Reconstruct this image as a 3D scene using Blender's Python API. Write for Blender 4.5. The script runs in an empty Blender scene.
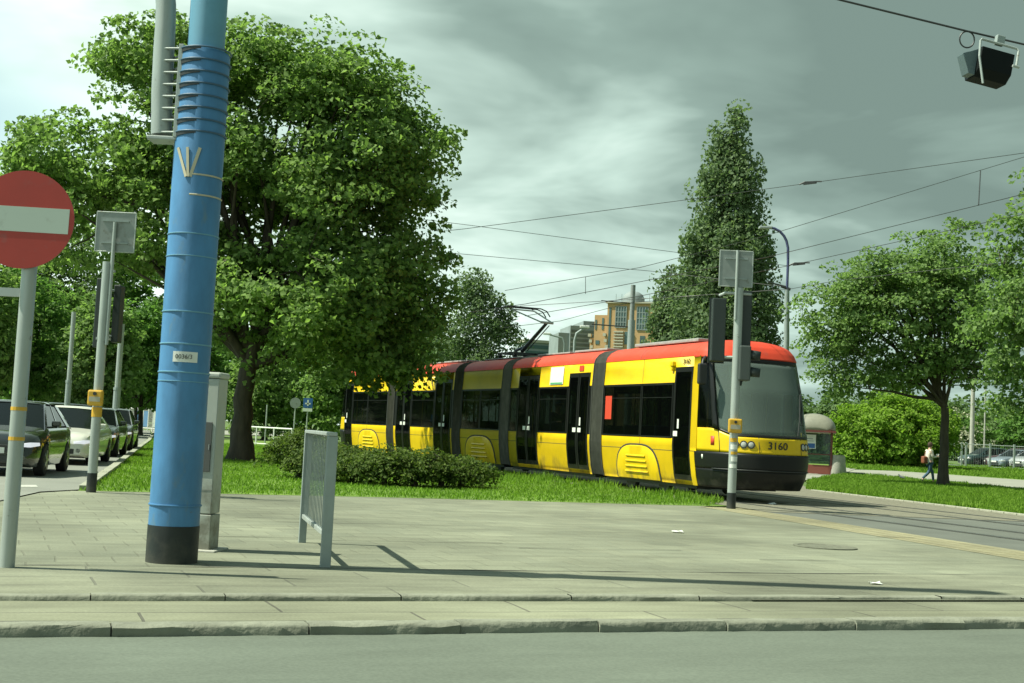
import bpy, bmesh, math, random
import numpy as np
from mathutils import Vector, Matrix
R = math.radians
# ------------------------------------------------------------------ camera, world, sun, exposure
sc = bpy.context.scene
FPX, CH = 1300.0, 1.3
PITCH, ROLL = math.atan(92.5 / 1300), R(2.85)
cam = bpy.data.objects.new('camera', bpy.data.cameras.new('camera'))
sc.collection.objects.link(cam); sc.camera = cam
cam.data.sensor_width = 36; cam.data.lens = FPX / 1024 * 36
cam.data.clip_start = 0.1; cam.data.clip_end = 5000
_F = Vector((0, math.cos(PITCH), math.sin(PITCH))); _U = Vector((0, -math.sin(PITCH), math.cos(PITCH))); _R = Vector((1, 0, 0))
CR = _R * math.cos(ROLL) + _U * math.sin(ROLL); CU = -_R * math.sin(ROLL) + _U * math.cos(ROLL)
m = Matrix((CR, CU, -_F)).transposed().to_4x4(); m.translation = (0, 0, CH)
cam.matrix_world = m

SUN_EL = R(55)
SH = R(6)                                    # ground shadows fall along +x turned by this angle
sun = bpy.data.objects.new('sun', bpy.data.lights.new('sun', 'SUN')); sc.collection.objects.link(sun)
to_sun = Vector((-math.cos(SH) * math.cos(SUN_EL), -math.sin(SH) * math.cos(SUN_EL), math.sin(SUN_EL)))
sun.rotation_euler = to_sun.to_track_quat('Z', 'Y').to_euler()
sun.data.energy = 4.2; sun.data.angle = R(0.6); sun.data.color = (1.0, 1.0, 0.82)

w = bpy.data.worlds.new("World"); sc.world = w; w.use_nodes = True
nt = w.node_tree; nt.nodes.clear(); N = nt.nodes.new; LK = nt.links.new
wo = N('ShaderNodeOutputWorld'); mixs = N('ShaderNodeMixShader')
b1 = N('ShaderNodeBackground'); b2 = N('ShaderNodeBackground')
sky = N('ShaderNodeTexSky'); sky.sky_type = 'NISHITA'; sky.sun_disc = False
sky.sun_elevation = SUN_EL; sky.sun_rotation = math.atan2(to_sun.x, to_sun.y)
tnt = N('ShaderNodeMix'); tnt.data_type = 'RGBA'; tnt.blend_type = 'MULTIPLY'; tnt.inputs[0].default_value = 1; LK(sky.outputs[0], tnt.inputs[6]); tnt.inputs[7].default_value = (.80, 1.0, .82, 1); LK(tnt.outputs[2], b1.inputs[0]); b1.inputs[1].default_value = 0.09
tc = N('ShaderNodeTexCoord'); sep = N('ShaderNodeSeparateXYZ'); LK(tc.outputs['Generated'], sep.inputs[0])
# project the direction on a cloud deck so that the clouds flatten towards the horizon
def math_node(op, a, b=None, c=None):
    n = N('ShaderNodeMath'); n.operation = op
    for i, v in enumerate((a, b, c)):
        if v is None: continue
        if isinstance(v, (int, float)): n.inputs[i].default_value = v
        else: LK(v, n.inputs[i])
    return n.outputs[0]
zc = math_node('ADD', math_node('MAXIMUM', sep.outputs[2], 0.0), 0.14)
comb = N('ShaderNodeCombineXYZ')
LK(math_node('DIVIDE', sep.outputs[0], zc), comb.inputs[0]); LK(math_node('DIVIDE', sep.outputs[1], zc), comb.inputs[1])
n1 = N('ShaderNodeTexNoise'); n1.inputs['Scale'].default_value = 1.7; n1.inputs['Detail'].default_value = 4.5; n1.inputs['Roughness'].default_value = 0.52; n1.inputs['Distortion'].default_value = 0.35
mp = N('ShaderNodeMapping'); mp.inputs['Location'].default_value = (3.1, 1.4, 0.0); LK(comb.outputs[0], mp.inputs[0]); LK(mp.outputs[0], n1.inputs['Vector'])
n2 = N('ShaderNodeTexNoise'); n2.inputs['Scale'].default_value = 0.55; n2.inputs['Detail'].default_value = 3
mp2 = N('ShaderNodeMapping'); mp2.inputs['Location'].default_value = (7.3, 2.2, 1.0); LK(comb.outputs[0], mp2.inputs[0]); LK(mp2.outputs[0], n2.inputs['Vector'])
# the cloud bank is thin to the west (left) and towards the horizon, thick to the right and overhead
xs = math_node('MULTIPLY', sep.outputs[0], -1.5)
zs = math_node('MULTIPLY', math_node('SUBTRACT', math_node('MINIMUM', sep.outputs[2], 0.36), 0.18), -2.3)
t = math_node('ADD', math_node('ADD', xs, zs), math_node('MULTIPLY', math_node('SUBTRACT', n1.outputs[0], 0.5), 1.55))
t = math_node('ADD', t, math_node('MULTIPLY', math_node('SUBTRACT', n2.outputs[0], 0.5), 0.5))
t = math_node('ADD', t, 0.60)
rmp = N('ShaderNodeValToRGB'); LK(t, rmp.inputs[0])
e = rmp.color_ramp.elements
e[0].position = 0.0; e[0].color = (0.125, 0.178, 0.158, 1)
e[1].position = 1.0; e[1].color = (0.62, 0.74, 0.67, 1)
for p_, c_ in ((0.30, (0.180, 0.252, 0.222, 1)), (0.60, (0.345, 0.455, 0.402, 1))):
    q = e.new(p_); q.color = c_
LK(rmp.outputs[0], b2.inputs[0]); b2.inputs[1].default_value = 1.0
holes = math_node('ADD', n2.outputs[0], math_node('MULTIPLY', sep.outputs[0], 0.55))
mr = N('ShaderNodeMapRange'); mr.inputs['From Min'].default_value = 0.22; mr.inputs['From Max'].default_value = 0.34
LK(holes, mr.inputs['Value'])
LK(mr.outputs[0], mixs.inputs[0]); LK(b1.outputs[0], mixs.inputs[1]); LK(b2.outputs[0], mixs.inputs[2]); LK(mixs.outputs[0], wo.inputs[0])

vs = sc.view_settings; vs.view_transform = 'Standard'; vs.look = 'None'; vs.gamma = 1; vs.exposure = 0.83
sc.render.engine = 'CYCLES'
sc.cycles.max_bounces = 6; sc.cycles.diffuse_bounces = 3; sc.cycles.transparent_max_bounces = 12; sc.cycles.caustics_reflective = False; sc.cycles.caustics_refractive = False

# ------------------------------------------------------------------ helpers
def S(t): t = max(0, min(1, t)); return t * t * (3 - 2 * t)
def hgt(x, y): return 0.55 * S((x - 11) / 7) * S((y - 50) / 38)      # the ground swells a little on the right, far back
def ray(px, py): return _F + CR * ((px - 512) / FPX) - CU * ((py - 341.5) / FPX)
def G(px, py, z=0.0):
    d = ray(px, py); return Vector((0, 0, CH)) + d * ((z - CH) / d.z)
def GT(px, py):
    z = 0.0
    for _ in range(25): p = G(px, py, z); z = 0.5 * z + 0.5 * hgt(p.x, p.y)
    return G(px, py, z)
def D(px, py, dep):
    d = ray(px, py); return Vector((0, 0, CH)) + d * (dep / d.y)

def tag(o, label=None, cat=None, group=None, kind=None):
    if label: o['label'] = label
    if cat: o['category'] = cat
    if group: o['group'] = group
    if kind: o['kind'] = kind
    return o
def link(o, parent=None):
    sc.collection.objects.link(o)
    if parent is not None: o.parent = parent
    return o
def empty(name, loc, rz=0, **k):
    o = link(bpy.data.objects.new(name, None)); o.location = loc; o.rotation_euler = (0, 0, rz); o.empty_display_size = 0.2
    return tag(o, **k)

class MB:
    def __init__(s): s.v = []; s.f = []; s.m = []; s.mi = 0
    def add(s, vs_, fs):
        b = len(s.v); s.v += [tuple(v) for v in vs_]
        for q in fs: s.f.append([i + b for i in q]); s.m.append(s.mi)
        return s
    def box(s, x0, x1, y0, y1, z0, z1):
        return s.add([(x0, y0, z0), (x1, y0, z0), (x1, y1, z0), (x0, y1, z0), (x0, y0, z1), (x1, y0, z1), (x1, y1, z1), (x0, y1, z1)],
                     [(0, 3, 2, 1), (4, 5, 6, 7), (0, 1, 5, 4), (1, 2, 6, 5), (2, 3, 7, 6), (3, 0, 4, 7)])
    def obox(s, c, ax, ay, az, hx, hy, hz):
        c = Vector(c); P = []
        for dz in (-1, 1):
            for dx, dy in ((-1, -1), (1, -1), (1, 1), (-1, 1)):
                P.append(c + ax * hx * dx + ay * hy * dy + az * hz * dz)
        return s.add(P, [(0, 3, 2, 1), (4, 5, 6, 7), (0, 1, 5, 4), (1, 2, 6, 5), (2, 3, 7, 6), (3, 0, 4, 7)])
    def tube(s, pts, r, n=10, caps=True):
        pts = [Vector(p) for p in pts]
        rs = r if isinstance(r, (list, tuple)) else [r] * len(pts)
        vv = []; ff = []; up = None
        for i, p in enumerate(pts):
            d = (pts[min(i + 1, len(pts) - 1)] - pts[max(i - 1, 0)])
            if d.length < 1e-9: d = Vector((0, 0, 1))
            d.normalize()
            if up is None: up = d.orthogonal().normalized()
            a = (up - d * up.dot(d)); a = a.normalized() if a.length > 1e-6 else d.orthogonal().normalized()
            up = a; bb = d.cross(a)
            for k in range(n):
                t_ = 2 * math.pi * k / n; vv.append(p + (a * math.cos(t_) + bb * math.sin(t_)) * rs[i])
        for i in range(len(pts) - 1):
            for k in range(n):
                k2 = (k + 1) % n; ff.append((i * n + k, i * n + k2, (i + 1) * n + k2, (i + 1) * n + k))
        if caps: ff.append(tuple(range(n - 1, -1, -1))); b = (len(pts) - 1) * n; ff.append(tuple(b + k for k in range(n)))
        return s.add(vv, ff)
    def cyl(s, p0, p1, r0, r1=None, n=20): return s.tube([p0, p1], [r0, r0 if r1 is None else r1], n)
    def lathe(s, prof, n=24, c=(0, 0, 0)):
        vv = []; ff = []
        for (r, z) in prof:
            for k in range(n): a = 2 * math.pi * k / n; vv.append((c[0] + r * math.cos(a), c[1] + r * math.sin(a), c[2] + z))
        for i in range(len(prof) - 1):
            for k in range(n): k2 = (k + 1) % n; ff.append((i * n + k, i * n + k2, (i + 1) * n + k2, (i + 1) * n + k))
        ff.append(tuple(range(n - 1, -1, -1))); b = (len(prof) - 1) * n; ff.append(tuple(b + k for k in range(n)))
        return s.add(vv, ff)
    def grid(s, P):
        nr, nc = len(P), len(P[0])
        return s.add([q for row in P for q in row], [(i * nc + j, i * nc + j + 1, (i + 1) * nc + j + 1, (i + 1) * nc + j) for i in range(nr - 1) for j in range(nc - 1)])
    def build(s, name, mats, parent=None, smooth=None, bevel=0, solid=0, loc=None, rz=0, recalc=True, subsurf=0):
        me = bpy.data.meshes.new(name); me.from_pydata(s.v, [], s.f)
        if not isinstance(mats, (list, tuple)): mats = [mats]
        for q in mats: me.materials.append(q)
        me.polygons.foreach_set('material_index', s.m)
        if recalc:
            bm = bmesh.new(); bm.from_mesh(me); bmesh.ops.recalc_face_normals(bm, faces=bm.faces); bm.to_mesh(me); bm.free()
        if smooth is not None:
            me.polygons.foreach_set('use_smooth', [True] * len(me.polygons))
            if smooth < 180: me.set_sharp_from_angle(angle=R(smooth))
        me.update()
        o = link(bpy.data.objects.new(name, me), parent)
        if loc is not None: o.location = loc
        o.rotation_euler.z = rz
        if subsurf: d = o.modifiers.new('s', 'SUBSURF'); d.levels = d.render_levels = subsurf
        if solid: d = o.modifiers.new('t', 'SOLIDIFY'); d.thickness = solid; d.offset = 0
        if bevel: d = o.modifiers.new('b', 'BEVEL'); d.width = bevel; d.segments = 2; d.limit_method = 'ANGLE'
        return o

def copy_tree(o, parent=None):
    c = o.copy(); sc.collection.objects.link(c)
    if parent is not None: c.parent = parent
    for ch in list(o.children): copy_tree(ch, c)
    return c

# ------------------------------------------------------------------ materials
def mat(name, col, rough=0.6, metal=0.0, spec=0.5, noise=0.0, nscale=8.0, bump=0.0, bscale=60.0, coat=0.0, col2=None, emit=None, coords='Object', stretch=(1, 1, 1)):
    m_ = bpy.data.materials.new(name); m_.use_nodes = True; t_ = m_.node_tree; b = t_.nodes['Principled BSDF']
    b.inputs['Base Color'].default_value = (*col, 1); b.inputs['Roughness'].default_value = rough; b.inputs['Metallic'].default_value = metal
    b.inputs['Specular IOR Level'].default_value = spec; b.inputs['Coat Weight'].default_value = coat
    if emit: b.inputs['Emission Color'].default_value = (*emit[:3], 1); b.inputs['Emission Strength'].default_value = emit[3]
    if noise or col2 or bump:
        tc_ = t_.nodes.new('ShaderNodeTexCoord'); mp_ = t_.nodes.new('ShaderNodeMapping'); mp_.inputs['Scale'].default_value = stretch
        t_.links.new(tc_.outputs[coords], mp_.inputs[0])
    if noise or col2:
        nz = t_.nodes.new('ShaderNodeTexNoise'); nz.inputs['Scale'].default_value = nscale; nz.inputs['Detail'].default_value = 6; nz.inputs['Roughness'].default_value = 0.6
        t_.links.new(mp_.outputs[0], nz.inputs['Vector'])
        rp = t_.nodes.new('ShaderNodeValToRGB'); rp.color_ramp.elements[0].position = 0.3; rp.color_ramp.elements[1].position = 0.7
        c2 = col2 or tuple(min(1, c * (1 + noise)) for c in col); c1 = col if col2 else tuple(c * (1 - noise) for c in col)
        rp.color_ramp.elements[0].color = (*c1, 1); rp.color_ramp.elements[1].color = (*c2, 1)
        t_.links.new(nz.outputs[0], rp.inputs[0]); t_.links.new(rp.outputs[0], b.inputs['Base Color'])
    if bump:
        nb = t_.nodes.new('ShaderNodeTexNoise'); nb.inputs['Scale'].default_value = bscale; nb.inputs['Detail'].default_value = 4
        t_.links.new(mp_.outputs[0], nb.inputs['Vector'])
        bu = t_.nodes.new('ShaderNodeBump'); bu.inputs['Strength'].default_value = bump; bu.inputs['Distance'].default_value = 0.02
        t_.links.new(nb.outputs[0], bu.inputs['Height']); t_.links.new(bu.outputs[0], b.inputs['Normal'])
    return m_

def wear(m_, col, lo, hi, scale=3.0, zmax=None, seed=0.0, stretch=(1, 1, 1)):
    """stains, chips or splashed dirt with a shape of their own, mixed over the paint"""
    t_ = m_.node_tree; b = t_.nodes['Principled BSDF']; src = b.inputs['Base Color'].links[0].from_socket if b.inputs['Base Color'].links else None
    g = t_.nodes.new('ShaderNodeNewGeometry'); mp_ = t_.nodes.new('ShaderNodeMapping'); mp_.inputs['Location'].default_value = (seed, seed * .7, 0); mp_.inputs['Scale'].default_value = stretch
    t_.links.new(g.outputs['Position'], mp_.inputs[0]); nz = t_.nodes.new('ShaderNodeTexNoise'); nz.inputs['Scale'].default_value = scale; nz.inputs['Detail'].default_value = 8; nz.inputs['Roughness'].default_value = .65
    t_.links.new(mp_.outputs[0], nz.inputs['Vector']); v = nz.outputs[0]
    if zmax is not None:
        sp_ = t_.nodes.new('ShaderNodeSeparateXYZ'); t_.links.new(g.outputs['Position'], sp_.inputs[0])
        r2 = t_.nodes.new('ShaderNodeMapRange'); r2.inputs['From Min'].default_value = 0; r2.inputs['From Max'].default_value = zmax; r2.inputs['To Min'].default_value = .32; r2.inputs['To Max'].default_value = -.25; t_.links.new(sp_.outputs[2], r2.inputs['Value'])
        ad = t_.nodes.new('ShaderNodeMath'); ad.operation = 'ADD'; t_.links.new(v, ad.inputs[0]); t_.links.new(r2.outputs[0], ad.inputs[1]); v = ad.outputs[0]
    r_ = t_.nodes.new('ShaderNodeMapRange'); r_.inputs['From Min'].default_value = lo; r_.inputs['From Max'].default_value = hi; t_.links.new(v, r_.inputs['Value'])
    x_ = t_.nodes.new('ShaderNodeMix'); x_.data_type = 'RGBA'; t_.links.new(r_.outputs[0], x_.inputs[0])
    if src: t_.links.new(src, x_.inputs[6])
    else: x_.inputs[6].default_value = b.inputs['Base Color'].default_value
    x_.inputs[7].default_value = (*col, 1); t_.links.new(x_.outputs[2], b.inputs['Base Color']); return m_

def leaf_mat(name, c1, c2, trans=0.35, tcol=None, rough=0.55):
    m_ = bpy.data.materials.new(name); m_.use_nodes = True; t_ = m_.node_tree; b = t_.nodes['Principled BSDF']; out = t_.nodes['Material Output']
    g = t_.nodes.new('ShaderNodeNewGeometry'); rp = t_.nodes.new('ShaderNodeValToRGB')
    rp.color_ramp.elements[0].color = (*c1, 1); rp.color_ramp.elements[1].color = (*c2, 1)
    t_.links.new(g.outputs['Random Per Island'], rp.inputs[0]); t_.links.new(rp.outputs[0], b.inputs['Base Color'])
    b.inputs['Roughness'].default_value = .75; b.inputs['Specular IOR Level'].default_value = 0.22
    tr = t_.nodes.new('ShaderNodeBsdfTranslucent'); tm = t_.nodes.new('ShaderNodeMix'); tm.data_type = 'RGBA'; tm.blend_type = 'MULTIPLY'; tm.inputs[0].default_value = 1
    t_.links.new(rp.outputs[0], tm.inputs[6]); tm.inputs[7].default_value = (1.35, 1.5, 0.9, 1); t_.links.new(tm.outputs[2], tr.inputs[0])
    mx = t_.nodes.new('ShaderNodeMixShader'); mx.inputs[0].default_value = trans
    t_.links.new(b.outputs[0], mx.inputs[1]); t_.links.new(tr.outputs[0], mx.inputs[2]); t_.links.new(mx.outputs[0], out.inputs[0])
    return m_

def glass_mat(name, tint, alpha, rough=0.05, base=(0.01, 0.012, 0.012), spec=.5):
    m_ = bpy.data.materials.new(name); m_.use_nodes = True; t_ = m_.node_tree; b = t_.nodes['Principled BSDF']; out = t_.nodes['Material Output']
    b.inputs['Base Color'].default_value = (*base, 1); b.inputs['Roughness'].default_value = rough; b.inputs['Specular IOR Level'].default_value = spec
    tr = t_.nodes.new('ShaderNodeBsdfTransparent'); tr.inputs[0].default_value = (*tint, 1)
    mx = t_.nodes.new('ShaderNodeMixShader'); mx.inputs[0].default_value = alpha
    t_.links.new(b.outputs[0], mx.inputs[1]); t_.links.new(tr.outputs[0], mx.inputs[2]); t_.links.new(mx.outputs[0], out.inputs[0])
    return m_

def slab_mat(name, c1, c2, bw, bh, rot, mortar=0.012, mcol=(0.16, 0.16, 0.12), nz_amt=0.48, offset=0.5):
    m_ = bpy.data.materials.new(name); m_.use_nodes = True; t_ = m_.node_tree; b = t_.nodes['Principled BSDF']
    tc_ = t_.nodes.new('ShaderNodeTexCoord'); mp_ = t_.nodes.new('ShaderNodeMapping'); mp_.inputs['Rotation'].default_value = (0, 0, -rot)
    t_.links.new(tc_.outputs['Object'], mp_.inputs[0])
    nd = t_.nodes.new('ShaderNodeTexNoise'); nd.inputs['Scale'].default_value = 0.7; t_.links.new(mp_.outputs[0], nd.inputs['Vector'])
    va = t_.nodes.new('ShaderNodeVectorMath'); va.operation = 'MULTIPLY_ADD'; va.inputs[1].default_value = (0.10, 0.10, 0); t_.links.new(nd.outputs[1], va.inputs[0]); t_.links.new(mp_.outputs[0], va.inputs[2])
    br = t_.nodes.new('ShaderNodeTexBrick'); br.inputs['Scale'].default_value = 1; br.inputs['Brick Width'].default_value = bw; br.inputs['Row Height'].default_value = bh
    br.inputs['Mortar Size'].default_value = mortar; br.inputs['Mortar Smooth'].default_value = 0.3; br.offset = offset
    br.inputs['Color1'].default_value = (*c1, 1); br.inputs['Color2'].default_value = (*c2, 1); br.inputs['Mortar'].default_value = (*mcol, 1)
    t_.links.new(va.outputs[0], br.inputs['Vector'])
    def mul(a, nsc, lo, hi, det=6, p0=0.3, p1=0.7, st=(1, 1, 1)):
        mq = t_.nodes.new('ShaderNodeMapping'); mq.inputs['Scale'].default_value = st; t_.links.new(mp_.outputs[0], mq.inputs[0])
        n_ = t_.nodes.new('ShaderNodeTexNoise'); n_.inputs['Scale'].default_value = nsc; n_.inputs['Detail'].default_value = det; t_.links.new(mq.outputs[0], n_.inputs['Vector'])
        r_ = t_.nodes.new('ShaderNodeMapRange'); r_.inputs['From Min'].default_value = p0; r_.inputs['From Max'].default_value = p1; r_.inputs['To Min'].default_value = lo; r_.inputs['To Max'].default_value = hi
        t_.links.new(n_.outputs[0], r_.inputs['Value'])
        x_ = t_.nodes.new('ShaderNodeMix'); x_.data_type = 'RGBA'; x_.blend_type = 'MULTIPLY'; x_.inputs[0].default_value = 1
        t_.links.new(a, x_.inputs[6]); t_.links.new(r_.outputs[0], x_.inputs[7]); return x_.outputs[2]
    c = mul(br.outputs[0], 0.35, 1 - nz_amt * .6, 1 + nz_amt * .5)
    c = mul(c, 3.0, 1 - nz_amt * .35, 1 + nz_amt * .3, st=(0.35, 1.4, 1))
    c = mul(c, 45, 0.88, 1.1, 3)
    t_.links.new(c, b.inputs['Base Color']); b.inputs['Roughness'].default_value = 0.85; b.inputs['Specular IOR Level'].default_value = 0.25
    bu = t_.nodes.new('ShaderNodeBump'); bu.inputs['Strength'].default_value = 0.5; bu.inputs['Distance'].default_value = 0.01; bu.invert = True
    t_.links.new(br.outputs['Fac'], bu.inputs['Height']); t_.links.new(bu.outputs[0], b.inputs['Normal'])
    return m_

KA = R(20.9)                                        # direction of the near kerb
ku = Vector((math.cos(KA), math.sin(KA), 0)); kv = Vector((-math.sin(KA), math.cos(KA), 0))
def K(u, v, z=0.0): return ku * u + kv * v + Vector((0, 0, z))

M = dict(
    yellow=mat('tram_yellow', (0.72, 0.49, 0.010), 0.38, noise=0.10, nscale=1.6, coat=0.0, spec=.35),
    red=mat('tram_red', (0.62, 0.060, 0.028), 0.50, noise=0.10, nscale=1.5, coat=0.0, spec=.3),
    tblack=mat('tram_black', (0.009, 0.010, 0.010), 0.42, spec=.3),
    rubber=mat('rubber', (0.045, 0.047, 0.042), 0.75, noise=0.15),
    bellow=mat('bellows_grey', (0.070, 0.070, 0.058), 0.8, noise=0.2, nscale=4),
    rgrey=mat('roof_grey', (0.30, 0.31, 0.30), 0.5, noise=0.15),
    steel=mat('steel', (0.35, 0.35, 0.34), 0.35, metal=0.9),
    dark=mat('dark_metal', (0.025, 0.028, 0.028), 0.45),
    glass=glass_mat('tinted_glass', (0.50, 0.55, 0.52), 0.68, base=(.004, .005, .005), spec=.28),
    wind=glass_mat('windscreen_glass', (0.66, 0.74, 0.69), 0.55, base=(0.17, 0.215, 0.195)),  # pale base colour stands in for the sky reflected in the screen
    carglass=glass_mat('car_glass', (0.20, 0.24, 0.23), 0.30, base=(0.008, 0.012, 0.011), spec=.4),
    white=mat('white_paint', (0.72, 0.74, 0.70), 0.45, noise=0.05),
    inter=mat('interior_grey', (0.26, 0.27, 0.26), 0.7),
    seatm=mat('seat_fabric', (0.05, 0.06, 0.10), 0.9),
    blue=mat('mast_blue', (0.062, 0.200, 0.40), 0.48, noise=0.18, nscale=5, bump=0.08, bscale=25, stretch=(1, 1, 0.4)),
    lblue=mat('mast_pale_blue', (0.13, 0.31, 0.44), 0.45, noise=0.08, nscale=3),
    mblack=mat('base_black', (0.012, 0.018, 0.018), 0.55, noise=0.3, nscale=5),
    galv=mat('galvanised_grey', (0.36, 0.40, 0.38), 0.45, metal=0.25, noise=0.12, nscale=5, stretch=(1, 1, 0.3)),
    grey=mat('painted_grey', (0.27, 0.32, 0.31), 0.5, noise=0.1, nscale=4),
    cab=mat('cabinet_grey', (0.40, 0.43, 0.38), 0.55, noise=0.10, nscale=3, stretch=(1, 1, 0.5)),
    dgrey=mat('panel_dark_grey', (0.085, 0.09, 0.085), 0.6),
    signback=mat('sign_back', (0.24, 0.27, 0.26), 0.5, noise=0.1),
    sred=mat('sign_red', (0.38, 0.030, 0.018), 0.45, noise=0.06, nscale=5),
    swhite=mat('sign_white', (0.46, 0.53, 0.47), 0.5),
    sblue=mat('sign_blue', (0.03, 0.12, 0.38), 0.5),
    byel=mat('box_yellow', (0.58, 0.34, 0.03), 0.5, noise=0.12, nscale=12),
    tape=mat('tape_beige', (0.50, 0.46, 0.33), 0.7),
    sig=mat('signal_dark', (0.020, 0.030, 0.028), 0.5),
    bark=mat('bark', (0.055, 0.045, 0.032), 0.9, noise=0.4, nscale=6, bump=0.7, bscale=14, stretch=(1, 1, 0.25)),
    barkl=mat('bark_pale', (0.16, 0.15, 0.12), 0.9, noise=0.4, nscale=5, bump=0.5, bscale=12, stretch=(1, 1, 0.4)),
    conc=mat('concrete', (0.38, 0.38, 0.33), 0.85, noise=0.15, nscale=4, bump=0.2),
    text=mat('lettering', (0.03, 0.03, 0.02), 0.5),
    redst=mat('sticker_red', (0.60, 0.06, 0.03), 0.5),
    lens=mat('lamp_lens', (0.42, 0.43, 0.40), 0.12, coat=1.0),
    tyre=mat('tyre', (0.018, 0.018, 0.018), 0.8),
    rim=mat('rim', (0.40, 0.41, 0.41), 0.3, metal=0.8),
    orange=mat('facade_orange', (0.48, 0.30, 0.145), 0.8, noise=0.08, nscale=0.4),
    bglass=mat('facade_glass', (0.07, 0.12, 0.12), 0.25, noise=0.3, nscale=0.3),
    bgrey=mat('facade_grey', (0.22, 0.26, 0.26), 0.7, noise=0.12, nscale=0.3),
    pale=mat('facade_pale', (0.42, 0.40, 0.32), 0.8),
    maroon=mat('shelter_maroon', (0.16, 0.04, 0.035), 0.5),
    dome=mat('shelter_dome', (0.24, 0.24, 0.19), 0.30, noise=0.1),
    skin=mat('skin', (0.48, 0.30, 0.22), 0.6),
)
wear(M['yellow'], (.16, .12, .05), .62, 1.0, 2.5, zmax=1.6, stretch=(1, 1, .5)); wear(M['tblack'], (.07, .065, .05), .60, 1.0, 3.0, zmax=1.3)
wear(M['red'], (.30, .10, .08), .55, .85, 1.4, seed=3); wear(M['bellow'], (.13, .13, .11), .5, .75, 5, seed=2, stretch=(1, 1, .3))
wear(M['blue'], (.10, .20, .30), .60, .70, 6, seed=4, stretch=(1, 1, .4)); wear(M['blue'], (.12, .13, .11), .86, .96, 11, zmax=2.2, seed=9); wear(M['mblack'], (.05, .05, .04), .60, .95, 7, zmax=.6, seed=1)
wear(M['cab'], (.20, .20, .16), .55, .8, 5, zmax=1.4, seed=6); wear(M['galv'], (.16, .14, .10), .62, .72, 9, seed=5); wear(M['sred'], (.30, .07, .06), .58, .75, 6, seed=7); wear(M['swhite'], (.30, .32, .27), .55, .8, 6, seed=8); wear(M['signback'], (.14, .14, .11), .58, .75, 7, seed=11)
L1 = leaf_mat('maple_leaves', (0.085, 0.150, 0.042), (0.250, 0.370, 0.110), .46)
L2 = leaf_mat('poplar_leaves', (0.080, 0.130, 0.060), (0.190, 0.260, 0.135), 0.38)
L3 = leaf_mat('fresh_leaves', (0.110, 0.205, 0.022), (0.240, 0.370, 0.055), .45)
L4 = leaf_mat('light_tree_leaves', (0.080, 0.145, 0.045), (0.230, 0.340, 0.115), .46)
L5 = leaf_mat('hedge_leaves', (0.045, 0.085, 0.016), (0.130, 0.180, 0.040), 0.35)
L6 = leaf_mat('background_leaves', (0.070, 0.155, 0.035), (0.170, 0.300, 0.075), .45)
L7 = leaf_mat('far_leaves', (0.070, 0.125, 0.040), (0.120, 0.190, 0.070), 0.3)
LB = leaf_mat('blossom', (0.30, 0.32, 0.22), (0.55, 0.55, 0.42), 0.2)
GRS = leaf_mat('grass_blades', (0.095, 0.185, 0.018), (0.210, 0.350, 0.045), 0.4)
asph = slab_mat('asphalt', (0.128, 0.150, 0.120), (0.120, 0.142, 0.114), 60, 40, KA, mortar=0.004, nz_amt=.22)
asph2 = mat('asphalt_crossing', (0.112, 0.122, 0.104), 0.85, noise=0.14, nscale=0.8, bump=0.2, bscale=60)
asph3 = mat('asphalt_left', (0.20, 0.21, 0.18), 0.85, noise=0.12, nscale=0.6, bump=0.2, bscale=60)
pave = slab_mat('pavement_slabs', (0.205, 0.214, 0.154), (0.184, 0.193, 0.140), 1.5, 0.52, KA, mortar=0.012, mcol=(0.14, 0.145, 0.11))
pave2 = slab_mat('pavement_small', (0.205, 0.216, 0.156), (0.180, 0.192, 0.141), 0.5, 0.5, R(22), mortar=0.012, mcol=(0.165, 0.172, 0.125), offset=0.5)
tact = slab_mat('tactile_yellow', (0.265, 0.25, 0.155), (0.24, 0.23, 0.15), 0.3, 0.3, R(-75), mortar=0.02, mcol=(0.17, 0.15, 0.08), offset=0)
kerbm = mat('kerb_stone', (0.205, 0.215, 0.165), 0.9, noise=0.25, nscale=2.2, bump=0.6, bscale=18)
kdark = mat('joint_dark', (0.045, 0.047, 0.038), 0.95, noise=0.3)
grassg = mat('grass_ground', (0.075, 0.140, 0.016), 0.95, noise=0, nscale=0.35, col2=(0.150, 0.240, 0.035), bump=0.5, bscale=30)
farg = mat('far_ground', (0.070, 0.120, 0.025), 0.95, col2=(0.10, 0.16, 0.035), nscale=0.05)
pathm = mat('path_grey', (0.26, 0.265, 0.22), 0.9, noise=0.12, nscale=0.7)
ballast = mat('ballast', (0.13, 0.125, 0.09), 0.95, noise=0.0, nscale=9, col2=(0.21, 0.205, 0.15), bump=0.8, bscale=40)
lineW = mat('road_marking', (0.42, 0.43, 0.38), 0.8, noise=0.15)

def text_obj(name, body, size, mat_, parent, origin, xax, up, align='CENTER', ext=0.003, sx=1.0):
    cu = bpy.data.curves.new(name, 'FONT'); cu.body = body; cu.size = size; cu.extrude = ext; cu.align_x = align; cu.align_y = 'CENTER'; cu.resolution_u = 3; cu.offset = size * .012
    o = bpy.data.objects.new(name, cu); sc.collection.objects.link(o)
    dg = bpy.context.evaluated_depsgraph_get(); me = bpy.data.meshes.new_from_object(o.evaluated_get(dg)); bpy.data.objects.remove(o)
    xax = Vector(xax).normalized(); up = Vector(up); n_ = xax.cross(up).normalized(); up = n_.cross(xax)
    mm = Matrix((xax * sx, up, n_)).transposed().to_4x4(); mm.translation = origin; me.transform(mm)
    me.materials.clear(); me.materials.append(mat_)
    return link(bpy.data.objects.new(name, me), parent)

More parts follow.
